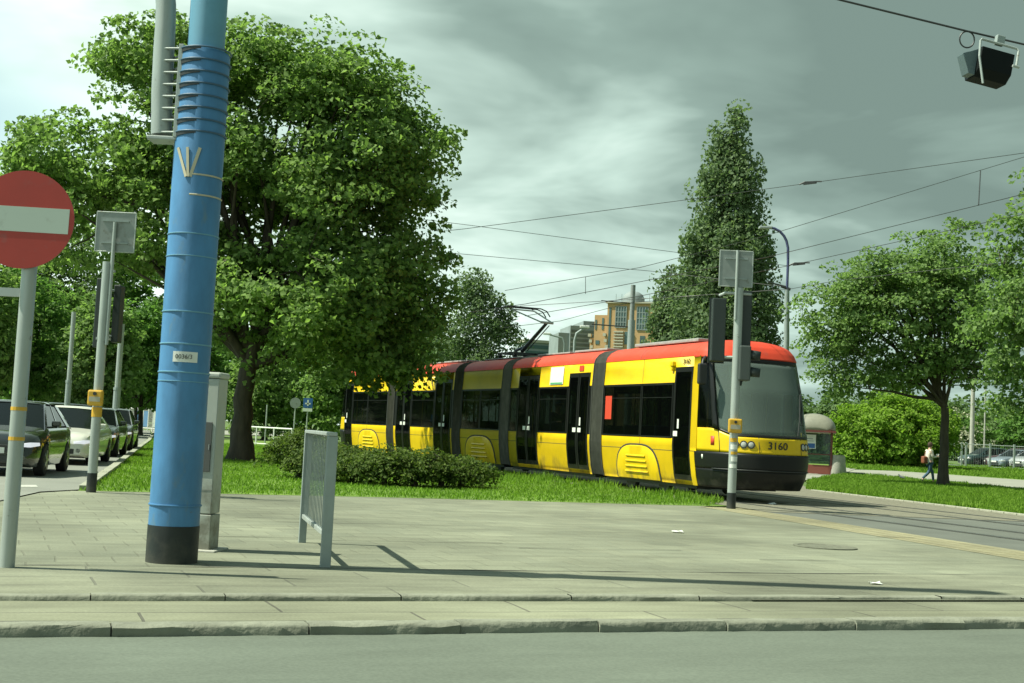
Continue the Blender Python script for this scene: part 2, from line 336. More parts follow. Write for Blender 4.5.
def poly_sheet(name, pts, mat_, z=0.0, drape=False, **k):
    bm = bmesh.new(); vs_ = [bm.verts.new((p[0], p[1], z)) for p in pts]; bm.faces.new(vs_)
    bmesh.ops.triangulate(bm, faces=bm.faces)
    if drape:
        for _ in range(12):
            es = [e_ for e_ in bm.edges if e_.calc_length() > 1.5]
            if not es: break
            bmesh.ops.subdivide_edges(bm, edges=es, cuts=1); bmesh.ops.triangulate(bm, faces=bm.faces)
        for v in bm.verts: v.co.z = z + hgt(v.co.x, v.co.y)
    bmesh.ops.recalc_face_normals(bm, faces=bm.faces)
    if sum(f_.normal.z for f_ in bm.faces) < 0: bmesh.ops.reverse_faces(bm, faces=bm.faces)
    me = bpy.data.meshes.new(name); bm.to_mesh(me); bm.free(); me.materials.append(mat_)
    return tag(link(bpy.data.objects.new(name, me)), kind='structure', **k)

# ------------------------------------------------------------------ the ground, roads and paths
V0 = 8.53                                            # distance of the kerb face
us = np.unique(np.concatenate([np.linspace(-900, -60, 15), np.linspace(-60, 90, 61), np.linspace(90, 900, 15)]))
vv_ = np.unique(np.concatenate([np.linspace(V0 + .2, 120, 56), np.linspace(120, 1600, 18)]))
mb = MB(); mb.grid([[(lambda p: (p.x, p.y, hgt(p.x, p.y) - 0.06))(K(u_, v_)) for u_ in us] for v_ in vv_])
tag(mb.build('ground', farg, smooth=180, recalc=False), kind='structure')
mb = MB(); mb.grid([[K(u_, v_, -0.08) for u_ in (-900, -30, 0, 30, 900)] for v_ in (-300, -40, 0, V0 + .02)])
tag(mb.build('near_road', asph, recalc=False), kind='structure')

# kerb stones with worn, uneven edges
rng = random.Random(5)
mb = MB(); u_ = -14.0
while u_ < 22:
    ln = rng.uniform(0.95, 1.25); gap = rng.choice([0.008, 0.012, 0.03]); dz = rng.uniform(-0.008, 0.006); dv = rng.uniform(-0.012, 0.012)
    n_ = 7; rows = []
    for (v_, z_, j) in ((V0 + dv, -0.14, 0), (V0 + dv, -0.03, .014), (V0 + dv + .018, -0.006 + dz, .008), (V0 + .15, -0.004 + dz, .003), (V0 + .155, -0.14, 0)):
        rows.append([K(u_ + gap + (ln - gap) * i / n_, v_ + rng.uniform(-j, j), z_ + rng.uniform(-j, j) * .7) for i in range(n_ + 1)])
    mb.grid(rows)
    for s_, i in ((0, 0), (1, n_)):
        b_ = len(mb.v); mb.v += [tuple(r_[i]) for r_ in rows]; mb.f.append([b_ + q for q in range(5)]); mb.m.append(0)
    u_ += ln
kerb = mb.build('kerb', kerbm, smooth=50); tag(kerb, kind='structure')
# pavement in front, stepped slightly along the second row of kerb stones
LNE = [G(-10, 493), G(72, 492), G(400, 499), G(712, 507)]
p1 = poly_sheet('pavement_edge_strip', [K(-60, V0 + .15), K(60, V0 + .15), K(60, 9.78), K(-60, 9.78)], slab_mat('pavement_strip', (0.224, 0.232, 0.160), (0.195, 0.204, 0.144), 1.9, 1.02, KA, mortar=0.012, mcol=(0.11, 0.11, 0.085)), z=-0.02)
TA = G(700, 507); TB = G(1024, 561)
td = (TB - TA).normalized()
TE = TA + td * ((9.9 - TA.dot(kv)) / td.dot(kv))
pav = poly_sheet('pavement', [K(-60, 9.70), TE, TA, G(712, 506), G(400, 498), G(72, 491), G(40, 493), G(0, 502), G(-200, 532)], pave2, z=0.004)
pav2 = poly_sheet('pavement_front', [K(-60, 9.80, 0), K(60, 9.80, 0), K(60, 11.62), K(-60, 11.62)], pave, z=0.0085)
p3 = poly_sheet('pavement_right', [K(6, 9.68), K(60, 9.68), K(60, 9.95), K(6, 9.95)], pave2, z=-0.002)
# raised worn edge of the second kerb row, dark joints, sunk gratings
mb = MB(); u_ = -14.0
while u_ < 24:
    ln = rng.uniform(0.9, 1.5); dz = rng.uniform(-.004, .006)
    mb.grid([[K(u_ + .008 + (ln - .008) * i / 6, v_ + rng.uniform(-.006, .006), z_ + dz + rng.uniform(-.003, .003)) for i in range(7)] for v_, z_ in ((9.70, -.03), (9.705, .008), (9.72, .020), (9.80, .022), (9.83, .004))]); u_ += ln
tag(mb.build('kerb_step', kerbm, smooth=50), kind='structure')
mb = MB()
def joint(v, u0, u1, wd, z=0.0125, seed=1):
    r_ = random.Random(seed); u_ = u0
    rows = [[], []]
    off = 0
    while u_ < u1:
        off += r_.uniform(-.02, .02); off *= .9
        w_ = wd * r_.uniform(.15, 1.3)
        rows[0].append(K(u_, v + off - w_, z)); rows[1].append(K(u_, v + off + w_, z)); u_ += .35
    mb.grid(rows)
joint(11.63, -14, 24, .022, seed=2); joint(8.70, -14, 24, .012, z=-.0155, seed=3)
for k_ in range(26):
    r_ = random.Random(k_ + 50); uu = r_.uniform(-9, 16); vv = r_.uniform(12.1, 21); ln = r_.uniform(.8, 3.0); joint(vv, uu, uu + ln, .012, seed=k_)
tag(mb.build('paving_joints', kdark, recalc=False), kind='structure')

# road with the queue of cars
lr = poly_sheet('left_road', [G(-200, 531), G(0, 501), G(40, 492), G(78, 490), G(110, 468), G(134, 450), G(147, 441), G(151, 435.5), G(150, 430.5), G(60, 425.0), G(-400, 404)], asph3, z=0.008)
mb = MB()
for a, b in (((78, 490), (110, 468)), ((110, 468), (134, 450)), ((134, 450), (147, 441)), ((147, 441), (151, 435.5))):
    A, B = G(*a), G(*b); d = (B - A).normalized(); s_ = Vector((d.y, -d.x, 0)); n_ = max(1, int((B - A).length / 1.0))
    for i in range(n_):
        q = A.lerp(B, (i + .5) / n_); hl = (B - A).length / n_ / 2 - .012
        mb.obox(q + Vector((0, 0, .03)) + s_ * .1, d, s_, Vector((0, 0, 1)), hl, .09, .055 + .004 * (i % 2))
tag(mb.build('left_kerb', mat('kerb_light', (0.30, 0.31, 0.24), .9, noise=.2), bevel=.01), kind='structure')
a = G(10, 484.5); b = G(36, 484.5)
poly_sheet('road_marking', [G(8, 485.6), G(36, 485.6), G(38, 487.6), G(8, 487.6)], lineW, z=0.0125)
for (a, b) in (((60, 478), (66, 479)),): pass
poly_sheet('left_path', [G(150, 428.6), G(330, 432.5), G(330, 437), G(152, 433)], pathm, z=0.006)
# grass between the pavement and the tram
poly_sheet('lawn', [G(78, 491), G(400, 498), G(712, 506.5), G(770, 506), G(800, 503), G(690, 478), G(520, 462), G(330, 441), G(250, 441), G(152, 436.5), G(147, 441), G(134, 450), G(110, 468)], grassg, z=0.006)
# tram crossing and track bed
poly_sheet('tactile_strip', [TA, TE, TE + Vector((1.15, .35, 0)), TA + Vector((.85, .25, 0))], tact, z=0.008)
th = 0.352; tfw = Vector((math.sin(th), -math.cos(th), 0)); tsd = Vector((math.cos(th), math.sin(th), 0))
TN = Vector((5.93, 29.70, 0))                         # middle of the track under the tram's nose
def T(a, s, z=0.0): return TN + tfw * a + tsd * s + Vector((0, 0, z))
X1 = G(780, 502.5)
poly_sheet('crossing_asphalt', [TA + Vector((.6, .1, 0)), TE + Vector((.6, 0, 0)), K(60, TE.dot(kv)), K(60, 24), T(4.2, 6.0), T(3.2, -1.6)], asph2, z=0.006)
poly_sheet('track_bed', [T(3.2, -1.9), T(4.2, 6.6), G(1030, 517.2), G(812, 491), GT(790, 478), T(-40, 14), T(-40, -4), T(-20, -1.6), T(-1, -1.6)], ballast, z=0.012)
mb = MB()
RT = []
def railpath(s):
    pts = [T(a, s) for a in np.linspace(26, 0, 14)]
    P = Vector((4.835, 29.267, 0)); h0 = .37737; k_ = .024439
    for i, l in enumerate([6.594, 6.44, 4.031, 6.44, 6.594, 25]):
        h = h0 + i * k_; d = Vector((-math.sin(h), math.cos(h), 0)); e_ = Vector((math.cos(h), math.sin(h), 0))
        P2 = P + d * l; pts.append(P + d * l * .5 + e_ * (1.175 + s)); P = P2
    return pts
for s_ in (-.7175, .7175, 2.6, 4.03):
    pts = railpath(s_)
    for i in range(len(pts) - 1):
        d = (pts[i + 1] - pts[i]); L_ = d.length; d.normalize(); e_ = Vector((-d.y, d.x, 0))
        mb.mi = 0; mb.obox((pts[i] + pts[i + 1]) / 2 + Vector((0, 0, .0)), d, e_, Vector((0, 0, 1)), L_ / 2 + .005, .035, .024)
        mb.mi = 1; mb.obox((pts[i] + pts[i + 1]) / 2 + e_ * .06, d, e_, Vector((0, 0, 1)), L_ / 2 + .005, .022, .0150)
tag(mb.build('tram_rails', [M['steel'], kdark]), kind='structure')
# right of the tracks
poly_sheet('verge', [G(812, 490.5), G(1060, 519.5), GT(1200, 512), GT(1200, 505), GT(1024, 488), GT(930, 479), GT(845, 472), GT(800, 468)], grassg, z=0.015, drape=True)
mb = MB(); A = G(812, 490.8); B = G(1060, 520); d = (B - A).normalized(); e_ = Vector((-d.y, d.x, 0)); n_ = 24
for i in range(n_): mb.obox(A.lerp(B, (i + .5) / n_) + Vector((0, 0, .012)), d, e_, Vector((0, 0, 1)), (B - A).length / n_ / 2 - .01, .055, .03)
tag(mb.build('verge_kerb', mat('kerb_pale', (0.34, .34, .27), .9, noise=.2), bevel=.01), kind='structure')
pth = [(1200, 506), (1110, 497.5), (1024, 490), (940, 481.5), (880, 476.5), (838, 473.2), (760, 468.5)]
pth2 = [(1200, 491), (1110, 486), (1024, 480.7), (940, 474.5), (895, 471.5), (850, 470.0), (760, 464.5)]
poly_sheet('footpath', [GT(*q) for q in pth] + [GT(*q) for q in reversed(pth2)], pathm, z=0.03, drape=True)
poly_sheet('platform', [GT(806, 481), GT(826, 477.5), GT(846, 473.6), GT(856, 469.6), GT(790, 464), GT(780, 474)], pathm, z=0.045, drape=True)
poly_sheet('upper_lawn', [GT(*q) for q in pth2] + [Vector((20, 110, 0)), Vector((120, 110, 0))], grassg, z=0.012, drape=True)
poly_sheet('car_park', [Vector((34, 93, 0)), Vector((80, 86, 0)), Vector((80, 120, 0)), Vector((34, 120, 0))], asph3, z=0.03, drape=True)
# manhole and bits of litter
mc = G(825, 547.5); mb = MB(); mb.lathe([(.42, 0), (.42, .012), (.36, .012), (.355, .006), (.02, .006)], 28); 
tag(mb.build('manhole_cover', mat('cast_iron', (.14, .145, .105), .7, noise=.3, nscale=12), loc=(mc.x, mc.y, .006)), 'round dark iron manhole cover sunk in the pavement right of the signal pole', 'manhole cover')
for i, (q, lb) in enumerate((((677, 533), 'white paper scrap on the open pavement left of the signal pole'), ((875, 585), 'white paper scrap near the kerb at the right'), ((773, 505), 'crumpled white bag beside the rails under the tram nose'))):
    p = G(*q); mb = MB(); r_ = random.Random(i); s_ = (.075, .055, .10)[i]
    mb.grid([[(x * s_ + r_.uniform(-.01, .01), y * s_ + r_.uniform(-.01, .01), abs(r_.gauss(0, .012)) + .004) for x in (-1, -.3, .4, 1)] for y in (-1, -.2, .4, 1)])
    tag(mb.build('litter', M['white'], solid=.002, loc=(p.x, p.y, .012), recalc=False), lb, 'litter', 'scraps of litter on the ground')

# ------------------------------------------------------------------ the tram
def inw(z): return float(np.interp(z, [.28, .5, .9, 1.15, 2.5, 3.24, 3.36, 3.48, 3.57, 3.62, 3.64], [.14, .08, .02, 0, 0, .045, .085, .19, .36, .60, .80]))
TW = 2.62
def zs(z0, z1):
    base = [.28, .35, .42, .5, .6, .75, .9, 1.0, 1.15, 1.33, 2.64, 3.0, 3.24, 3.30, 3.36, 3.42, 3.48, 3.53, 3.57, 3.60, 3.62, 3.64]
    return [z0] + [q for q in base if z0 + .01 < q < z1 - .01] + [z1]
def side(mb_, x0, x1, z0, z1, off=0.0, far=False, th_=.04, n=1):
    Z_ = zs(z0, z1); xs_ = [x0 + (x1 - x0) * i / n for i in range(n + 1)]
    def pt(x, z, d):
        y = inw(z) - off + d; return (x, TW - y if far else y, z)
    out = [[pt(x, z, 0) for x in xs_] for z in Z_]; inn = [[pt(x, z, th_) for x in xs_] for z in Z_]
    mb_.grid(out); mb_.grid(inn)
    for row in (0, -1): mb_.grid([out[row], inn[row]])
    for c_ in (0, -1): mb_.grid([[o_[c_] for o_ in out], [i_[c_] for i_ in inn]])

tram = empty('tram', (0, 0, 0), label='long articulated low-floor tram, yellow with red roof, standing on the curved track', cat='tram')
P = Vector((4.835, 29.267, 0.03)); SEC = []
for i, l in enumerate([6.594, 6.44, 4.031, 6.44, 6.594]):
    h = .37737 + i * .024439; d = Vector((-math.sin(h), math.cos(h), 0)); e_ = Vector((math.cos(h), math.sin(h), 0))
    mm = Matrix((d, e_, Vector((0, 0, 1.027)))).transposed().to_4x4(); mm.translation = P; SEC.append((mm, l)); P = P + d * l
def place(o, mm):                                      # local section frame -> world (mirrored handedness is baked into the mesh)
    o.data.transform(mm)
    if mm.determinant() < 0: o.data.flip_normals()
    return o
specs = [
    dict(x0=1.45, x1=6.24, doors=[(1.45, 2.33, 1)], wins=[(2.38, 4.0), (4.03, 6.20)], arch=(3.0, 5.4), nose=0),
    dict(x0=.35, x1=6.09, doors=[(.52, 1.86, 2), (3.9, 5.46, 2)], wins=[(1.90, 3.86), (5.5, 6.05)], arch=None),
    dict(x0=.35, x1=3.68, doors=[], wins=[(.39, 2.0), (2.03, 3.64)], arch=(.75, 3.28)),
    dict(x0=.35, x1=6.09, doors=[(.52, 2.05, 2), (4.3, 5.86, 2)], wins=[(2.09, 4.26)], arch=None),
    dict(x0=.35, x1=5.14, doors=[(4.26, 5.14, 1)], wins=[(.39, 2.5), (2.53, 4.22)], arch=(1.15, 3.55), nose=1)]
Y_, RD, BK = M['yellow'], M['red'], M['tblack']
for si, (sp, (mm, ln)) in enumerate(zip(specs, SEC)):
    x0, x1 = sp['x0'], sp['x1']
    body = MB()
    for far in (False, True):
        segs = []; cur = x0
        for (a, b, _) in sp['doors'] + [(x1, x1, 0)]:
            if a - cur > .02: segs.append((cur, a))
            cur = b
        for (a, b) in segs: side(body, a, b, .28, 1.33, far=far)
        for (a, b, _) in sp['doors']: side(body, a, b, .28, .38, far=far); side(body, a, b, 3.0, 3.24, far=far)
        for (a, b) in segs: side(body, a, b, 2.64, 3.24, far=far)
    sec = place(body.build('section_body', Y_, tram, smooth=35), mm)
    # dark band posts between the windows
    mb = MB()
    for far in (False, True):
        edges = sorted([x0, x1] + [q for w_ in sp['wins'] for q in w_] + [q for d_ in sp['doors'] for q in d_[:2]])
        occ = [(a, b) for a, b in sp['wins']] + [(a, b) for a, b, _ in sp['doors']]
        for a, b in zip(edges[:-1], edges[1:]):
            if b - a > .01 and not any(o0 - .001 <= (a + b) / 2 <= o1 + .001 for o0, o1 in occ): side(mb, a, b, 1.33, 2.64, far=far, off=-.003)
    if mb.v: place(mb.build('window_post', BK, sec), mm)
    for (a, b) in sp['wins']:
        for far in (False, True):
            mb = MB(); side(mb, a, b, 1.33, 2.64, off=.004, far=far, th_=.008)
            wo_ = place(mb.build('window', M['glass'], sec), mm)
            mb = MB()
            for (c0, c1, z0_, z1_) in ((a, b, 1.33, 1.37), (a, b, 2.585, 2.64), (a, a + .045, 1.37, 2.585), (b - .045, b, 1.37, 2.585)): side(mb, c0, c1, z0_, z1_, off=.007, far=far, th_=.002)
            if b - a > 1 : side(mb, a + .045, b - .045, 2.28, 2.30, off=.007, far=far, th_=.002)
            place(mb.build('window_frame', BK, wo_), mm)
    for (a, b, nl) in sp['doors']:
        for far in (False, True):
            for k_ in range(nl):
                c0 = a + (b - a) * k_ / nl + .012; c1 = a + (b - a) * (k_ + 1) / nl - .012
                mb = MB(); fr = .07
                side(mb, c0, c1, .38, .50, off=.01, far=far); side(mb, c0, c1, 2.88, 2.99, off=.01, far=far)
                side(mb, c0, c0 + fr, .50, 2.88, off=.01, far=far); side(mb, c1 - fr, c1, .50, 2.88, off=.01, far=far)
                dr = place(mb.build('door', BK, sec, smooth=35), mm)
                mb = MB(); side(mb, c0 + fr, c1 - fr, .50, 2.88, off=.002, far=far, th_=.008)
                place(mb.build('door_glass', M['glass'], dr), mm)
                if not far:
                    mb = MB(); cx = c1 - .24 if k_ == 0 else c0 + .06
                    side(mb, cx, cx + .20, 1.38, 1.50, off=.016, th_=.003)
                    if k_ == 0 and nl == 2 or nl == 1: side(mb, c1 - .20 - .1 * (nl == 1), c1 - .12 - .1 * (nl == 1), 1.56, 1.78, off=.016, th_=.003)
                    place(mb.build('door_sticker', M['white'], dr), mm)
    # roof of this section
    mb = MB(); rx0, rx1 = x0, x1
    for far in (False, True): side(mb, rx0, rx1, 3.245, 3.64, off=.012, far=far, th_=.03)
    mb.box(rx0, rx1, .79, TW - .79, 3.60, 3.652)
    rf = place(mb.build('roof', RD, sec, smooth=40), mm)
    mb = MB()
    if si in (0, 4): mb.box(x0 + .9, x1 - .5, .62, TW - .62, 3.655, 3.74)
    elif si in (1, 3): mb.box(x0 + .5, x0 + 2.6, .66, TW - .66, 3.655, 3.72); mb.box(x0 + 3.0, x1 - .4, .7, TW - .7, 3.655, 3.71)
    else: mb.box(x0 + .2, x1 - .2, .7, TW - .7, 3.655, 3.69)
    place(mb.build('roof_unit', M['rgrey'], rf, bevel=.02), mm)
    # panel joints and grilles
    mb = MB()
    for q in (sp['wins'][0][1] + .012,) if si in (0, 4) else (): side(mb, q, q + .012, 2.66, 3.24, off=.003, th_=.004); side(mb, q, q + .012, 1.05, 1.32, off=.003, th_=.004)
    cur = x0
    for (a, b, _) in sp['doors'] + [(x1, x1, 0)]:
        if a - cur > .3: side(mb, cur + .01, a - .01, 1.035, 1.047, off=.003, th_=.004)
        cur = b
    if si in (1, 3): side(mb, x0 + 2.0, x0 + 2.012, 2.66, 3.24, off=.003, th_=.004)
    if mb.v: place(mb.build('panel_joint', M['rubber'], sec), mm)
    if sp['arch']:
        a, b = sp['arch']; c = (a + b) / 2; hw = (b - a) / 2
        def ap(t_, s_=1.0, o=.0): # superellipse arch: t 0..1
            an = math.pi * t_; cx = math.cos(an); sz_ = math.sin(an)
            x = c - hw * s_ * math.copysign(abs(cx) ** .62, cx); z = .30 + .86 * s_ * abs(sz_) ** .72 * (1.0)
            return (x, inw(z) - o, z)
        n_ = 28; mb = MB()
        mb.grid([[ap(i / n_, 1.0, .012) for i in range(n_ + 1)], [ap(i / n_, .96, .012) for i in range(n_ + 1)]])
        mb.grid([[ap(i / n_, 1.0, .012) for i in range(n_ + 1)], [ap(i / n_, 1.0, -.01) for i in range(n_ + 1)]])
        place(mb.build('arch_gap', M['rubber'], sec, solid=.006), mm)
        mb = MB()
        rows = []
        for s_ in (.955, .93, .6, .3, .02): rows.append([ap(i / n_, s_, .018 if s_ > .94 else .035) for i in range(n_ + 1)])
        mb.grid(rows)
        ac = place(mb.build('wheel_cover', Y_, sec, smooth=40), mm)
        mb = MB()
        for k_ in range(4):
            z_ = .50 + .13 * k_; hw2 = hw * (.52 - .03 * k_)
            mb.add([(c - hw2, inw(z_) - .037, z_), (c + hw2, inw(z_) - .037, z_), (c + hw2, inw(z_) - .058, z_ - .035), (c - hw2, inw(z_) - .058, z_ - .035), (c - hw2, inw(z_) - .037, z_ - .06), (c + hw2, inw(z_) - .037, z_ - .06)], [(0, 1, 2, 3), (3, 2, 5, 4), (0, 3, 4), (1, 5, 2)])
        place(mb.build('louvre', Y_, ac), mm)
        mb = MB()
        for wx in (c - .9, c + .9):
            for y_ in (.42, TW - .42): mb.cyl((wx, y_ - .06, .32), (wx, y_ + .06, .32), .30, n=20)
        mb.box(c - 1.15, c + 1.15, .5, TW - .5, .25, .5)
        place(mb.build('bogie', M['dark'], tram, bevel=0), mm)
    # underframe, floor and interior
    mb = MB(); mb.box(x0, x1, .22, TW - .22, .20, .36); place(mb.build('underframe', M['dark'], sec), mm)
    mb = MB(); mb.box(x0 + .02, x1 - .02, .16, TW - .16, .37, .42); mb.box(x0 + .02, x1 - .02, .30, TW - .30, 2.98, 3.02)
    fl = place(mb.build('interior_floor', M['inter'], sec), mm)
    rs = random.Random(si); xx = x0 + .3
    while xx < x1 - .7:
        if not any(a - .25 < xx < b - .05 for a, b, _ in sp['doors']):
            for y_ in (.14, 1.55):
                mb = MB(); mb.box(xx, xx + .45, y_, y_ + .62, .86, .94); mb.box(xx, xx + .07, y_, y_ + .62, .94, 1.62)
                mb.box(xx + .1, xx + .35, y_ + .2, y_ + .42, .42, .86)
                place(mb.build('seat', M['seatm'], sec, bevel=.02), mm)
        xx += .86
    mb = MB()
    for q in ([d_[0] + .1 for d_ in sp['doors']] + [d_[1] - .1 for d_ in sp['doors']] or [x0 + 1.5]):
        for y_ in (.5, TW - .5): mb.cyl((q, y_, .42), (q, y_, 2.98), .018, n=8)
    place(mb.build('grab_pole', Y_, sec), mm)
# bellows between the sections
for i in range(4):
    mmA, lnA = SEC[i]; mmB, _ = SEC[i + 1]; nr = 15; rows = []
    for k_ in range(nr):
        t_ = k_ / (nr - 1); bulge = .0 if k_ % 2 else .07
        prof = [(inw(z) + bulge - .01, z) for z in [.30, .42, .6, .9, 1.15, 2.0, 2.64, 3.24, 3.36, 3.48, 3.57, 3.62, 3.64]]
        if k_ % 2 == 0: prof = [(y, z - (.04 if z > 3.3 else 0)) for y, z in prof]
        ring = [(y, z) for y, z in prof] + [(TW - y, z) for y, z in reversed(prof)]
        sx = -.355 + .71 * t_
        row = []
        for y, z in ring:
            pa = mmA @ Vector((lnA + sx, y, z)); pb = mmB @ Vector((sx, y, z)); row.append(pa.lerp(pb, S(t_)))
        rows.append(row)
    mb = MB(); mb.grid(rows); mb.build('bellows', M['bellow'], tram, recalc=True, solid=.006)
    mb = MB(); mb.mi = 0
    for (mm, sx) in ((mmA, SEC[i][1] - .36), (mmB, .32)):
        q = MB()
        for far in (False, True): side(q, sx, sx + .04, .28, 3.64, off=.022, far=far, th_=.05)
        mb.add([mm @ Vector(v) for v in q.v], q.f)
    mb.build('bellows_frame', M['rubber'], tram)

def nose(mm, ln, rear):
    B_ = 1.47
    def E0(z): return float(np.interp(z, [.28, .5, .72, 1.05, 1.10, 1.42, 1.46, 2.4, 3.14, 3.24, 3.36, 3.48, 3.57, 3.62, 3.64], [.20, .06, 0, 0, .05, .09, .13, .46, .82, .88, .95, 1.05, 1.2, 1.34, 1.42]))
    def Sf(ph, z, off=0.0):
        a = R(ph); n_ = 2.8; W_ = TW / 2 - inw(z) + off; e0 = E0(z) - off - (0 if rear else .40)
        s_, c_ = math.sin(a), math.cos(a)
        v = W_ * math.copysign(abs(s_) ** (2 / n_), s_) if abs(s_) > 1e-9 else 0
        L_ = B_ - (B_ - e0) * max(0, c_) ** (2 / n_)
        # slight taper of the cab towards the tip
        return Vector((ln - L_ if rear else L_, TW / 2 + v * (1 - .02 * (B_ - L_) / B_), z))
    def patch(name, p0, p1, z0, z1, mt, par, off=0.0, n=40, th_=0.0, nz=8, z1s=None, smooth=50, z0s=None):
        mb_ = MB(); rows = []
        for j in range(nz + 1):
            row = []
            for i in range(n + 1):
                ph = p0 + (p1 - p0) * i / n
                zt = z1 + (z1s(ph) if z1s else 0); zb = z0 + (z0s(ph) if z0s else 0)
                row.append(Sf(ph, zb + (zt - zb) * j / nz, off))
            rows.append(row)
        mb_.grid(rows); o = place(mb_.build(name, mt, par, smooth=smooth), mm)
        if th_:
            q = o.modifiers.new('t', 'SOLIDIFY'); q.thickness = th_; q.offset = -1
        return o
    lift = lambda ph: .17 * S((abs(ph) - 38) / 34)
    shell = patch('cab_band', -90, 90, 1.075, 1.43, Y_, tram, z1s=lift, th_=.03, n=60)
    if not rear:
        patch('bumper', -90, 90, .70, 1.065, BK, shell, off=.012, th_=.04, n=50)
        patch('lower_bumper', -90, 90, .28, .69, BK, shell, off=.006, th_=.04, n=50)
    else: patch('bumper', -90, 90, .28, 1.065, BK, shell, th_=.04)
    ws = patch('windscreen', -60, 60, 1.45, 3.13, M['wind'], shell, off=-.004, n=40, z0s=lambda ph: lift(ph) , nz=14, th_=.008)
    for s_ in (-1, 1):
        patch('cab_side_window', s_ * 90, s_ * 66, 1.45, 3.13, M['glass'], shell, off=-.004, n=12, z0s=lift, th_=.008)
        patch('cab_pillar', s_ * 66, s_ * 60, 1.45, 3.13, BK, shell, off=.004, n=4, z0s=lift, th_=.04, nz=14)
        mb_ = MB()
    patch('screen_edge', -60, 60, 1.43, 1.49, BK, shell, off=.004, z0s=lift, z1s=lift, th_=.02, nz=1)
    patch('header_band', -90, 90, 3.11, 3.24, BK if not rear else RD, shell, off=.002, th_=.03, nz=2)
    rf_ = patch('cab_roof', -90, 90, 3.205, 3.635, RD, shell, off=.016, n=60, nz=16, th_=.02)
    mb_ = MB(); ring = [Sf(ph, 3.64, .0) for ph in np.linspace(-90, 90, 21)]; mb_.add(ring, [list(range(21))]); place(mb_.build('roof_cap', RD, rf_, solid=.02), mm)
    patch('cab_floor', -90, 90, .50, .52, M['inter'], shell, off=-.1)
    mb_ = MB(); x_ = (lambda q: ln - q) if rear else (lambda q: q)
    a_, b_ = sorted((x_(.45), x_(1.0))); mb_.box(a_, b_, .45, TW - .45, 1.15, 1.40); a_, b_ = sorted((x_(.62), x_(1.46))); mb_.box(a_, b_, .2, TW - .2, .40, .48)
    place(mb_.build('dashboard', M['inter'], shell, bevel=.03), mm)
    if rear: return Sf
    # yellow A pillar between the cab window and the first door
    mb_ = MB(); side(mb_, 1.17, 1.46, 1.06, 3.24, off=.004); side(mb_, 1.17, 1.46, 1.06, 3.24, off=.004, far=True)
    place(mb_.build('door_pillar', Y_, shell, smooth=40), mm)
    mb_ = MB(); side(mb_, 1.25, 1.46, .28, 1.05, off=.016); place(mb_.build('pillar_foot', Y_, shell, smooth=40), mm)
    for ph, r_ in ((-41, .045), (-33, .06), (-25, .06), (24, .06), (32, .06), (41, .045)):
        c_ = Sf(ph, 1.26, .002); tx = (Sf(ph + 1, 1.26) - Sf(ph - 1, 1.26)).normalized(); up = (Sf(ph, 1.30) - Sf(ph, 1.22)).normalized(); n_ = tx.cross(up).normalized()
        if n_.x > 0: n_ = -n_
        mb_ = MB(); mb_.cyl(c_ - n_ * .03, c_ + n_ * .012, r_ * 1.45, n=20); hl = place(mb_.build('headlight', M['dark'], shell), mm)
        mb_ = MB(); mb_.cyl(c_ + n_ * .012, c_ + n_ * .022, r_, r_ * .7, n=20); place(mb_.build('lens', M['lens'] if r_ > .05 else M['byel'], hl, smooth=40), mm)
    for (p0, p1) in ((-41, -25), (24, 41)):
        patch('light_strip', p0, p1, 1.25, 1.27, M['dark'], shell, off=.003, n=8, nz=1, th_=.004)
    patch('band_joint', -17.0, -16.4, 1.08, 1.43, M['rubber'], shell, off=.003, n=2, nz=2, th_=.003); patch('band_joint', 20.0, 20.6, 1.08, 1.43, M['rubber'], shell, off=.003, n=2, nz=2, th_=.003)
    patch('band_joint', -60.6, -60, 1.08, 1.56, M['rubber'], shell, off=.003, n=2, nz=2, th_=.003)
    patch('bumper_ledge', -70, 70, .685, .71, M['dark'], shell, off=.035, n=40, nz=1, th_=.03)
    patch('crest_sticker', -70, -66, 1.22, 1.42, M['redst'], shell, off=.004, n=3, nz=2, th_=.003)
    patch('bumper_plate', -80.5, -79, .90, 1.0, M['white'], shell, off=.016, n=3, nz=2, th_=.003)
    c_ = Sf(-1, 1.25, .012); tx = (Sf(3, 1.25) - Sf(-5, 1.25)).normalized()
    o = text_obj('fleet_number', '3160', .235, M['text'], shell, (0, 0, 0), (1, 0, 0), (0, 0, 1), sx=1.12)
    cw = mm @ c_; tw_ = (mm.to_3x3() @ tx).normalized(); n_ = tw_.cross(Vector((0, 0, 1)))
    m4 = Matrix((tw_, Vector((0, 0, 1)), n_)).transposed().to_4x4(); m4.translation = cw
    o.data.transform(Matrix.Rotation(R(-90), 4, 'X')); o.data.transform(m4)
    # wiper
    p0 = Sf(16, 1.50, .03); p1 = Sf(22, 1.85, .04); p2 = Sf(33, 2.45, .03)
    mb_ = MB(); mb_.tube([p0, p1, p2], .012, 6); mb_.tube([Sf(26, 1.75, .02), Sf(34, 2.1, .02), Sf(37, 2.7, .02)], .014, 6); mb_.tube([p1, Sf(34, 2.1, .02)], .01, 6)
    place(mb_.build('wiper', M['dark'], shell), mm)
    # mirrors
    mb_ = MB(); b0 = Vector((1.0, .10, 3.16)); b1 = Vector((.62, -.22, 3.10)); mb_.tube([b0, (b0 + b1) / 2 + Vector((0, 0, .06)), b1, b1 + Vector((-.02, -.03, -.1))], .03, 8)
    mi_ = place(mb_.build('mirror_arm', M['dark'], shell), mm)
    mb_ = MB(); mb_.box(.53, .65, -.36, -.14, 2.55, 3.02); place(mb_.build('mirror', M['dark'], shell, bevel=.04), mm)
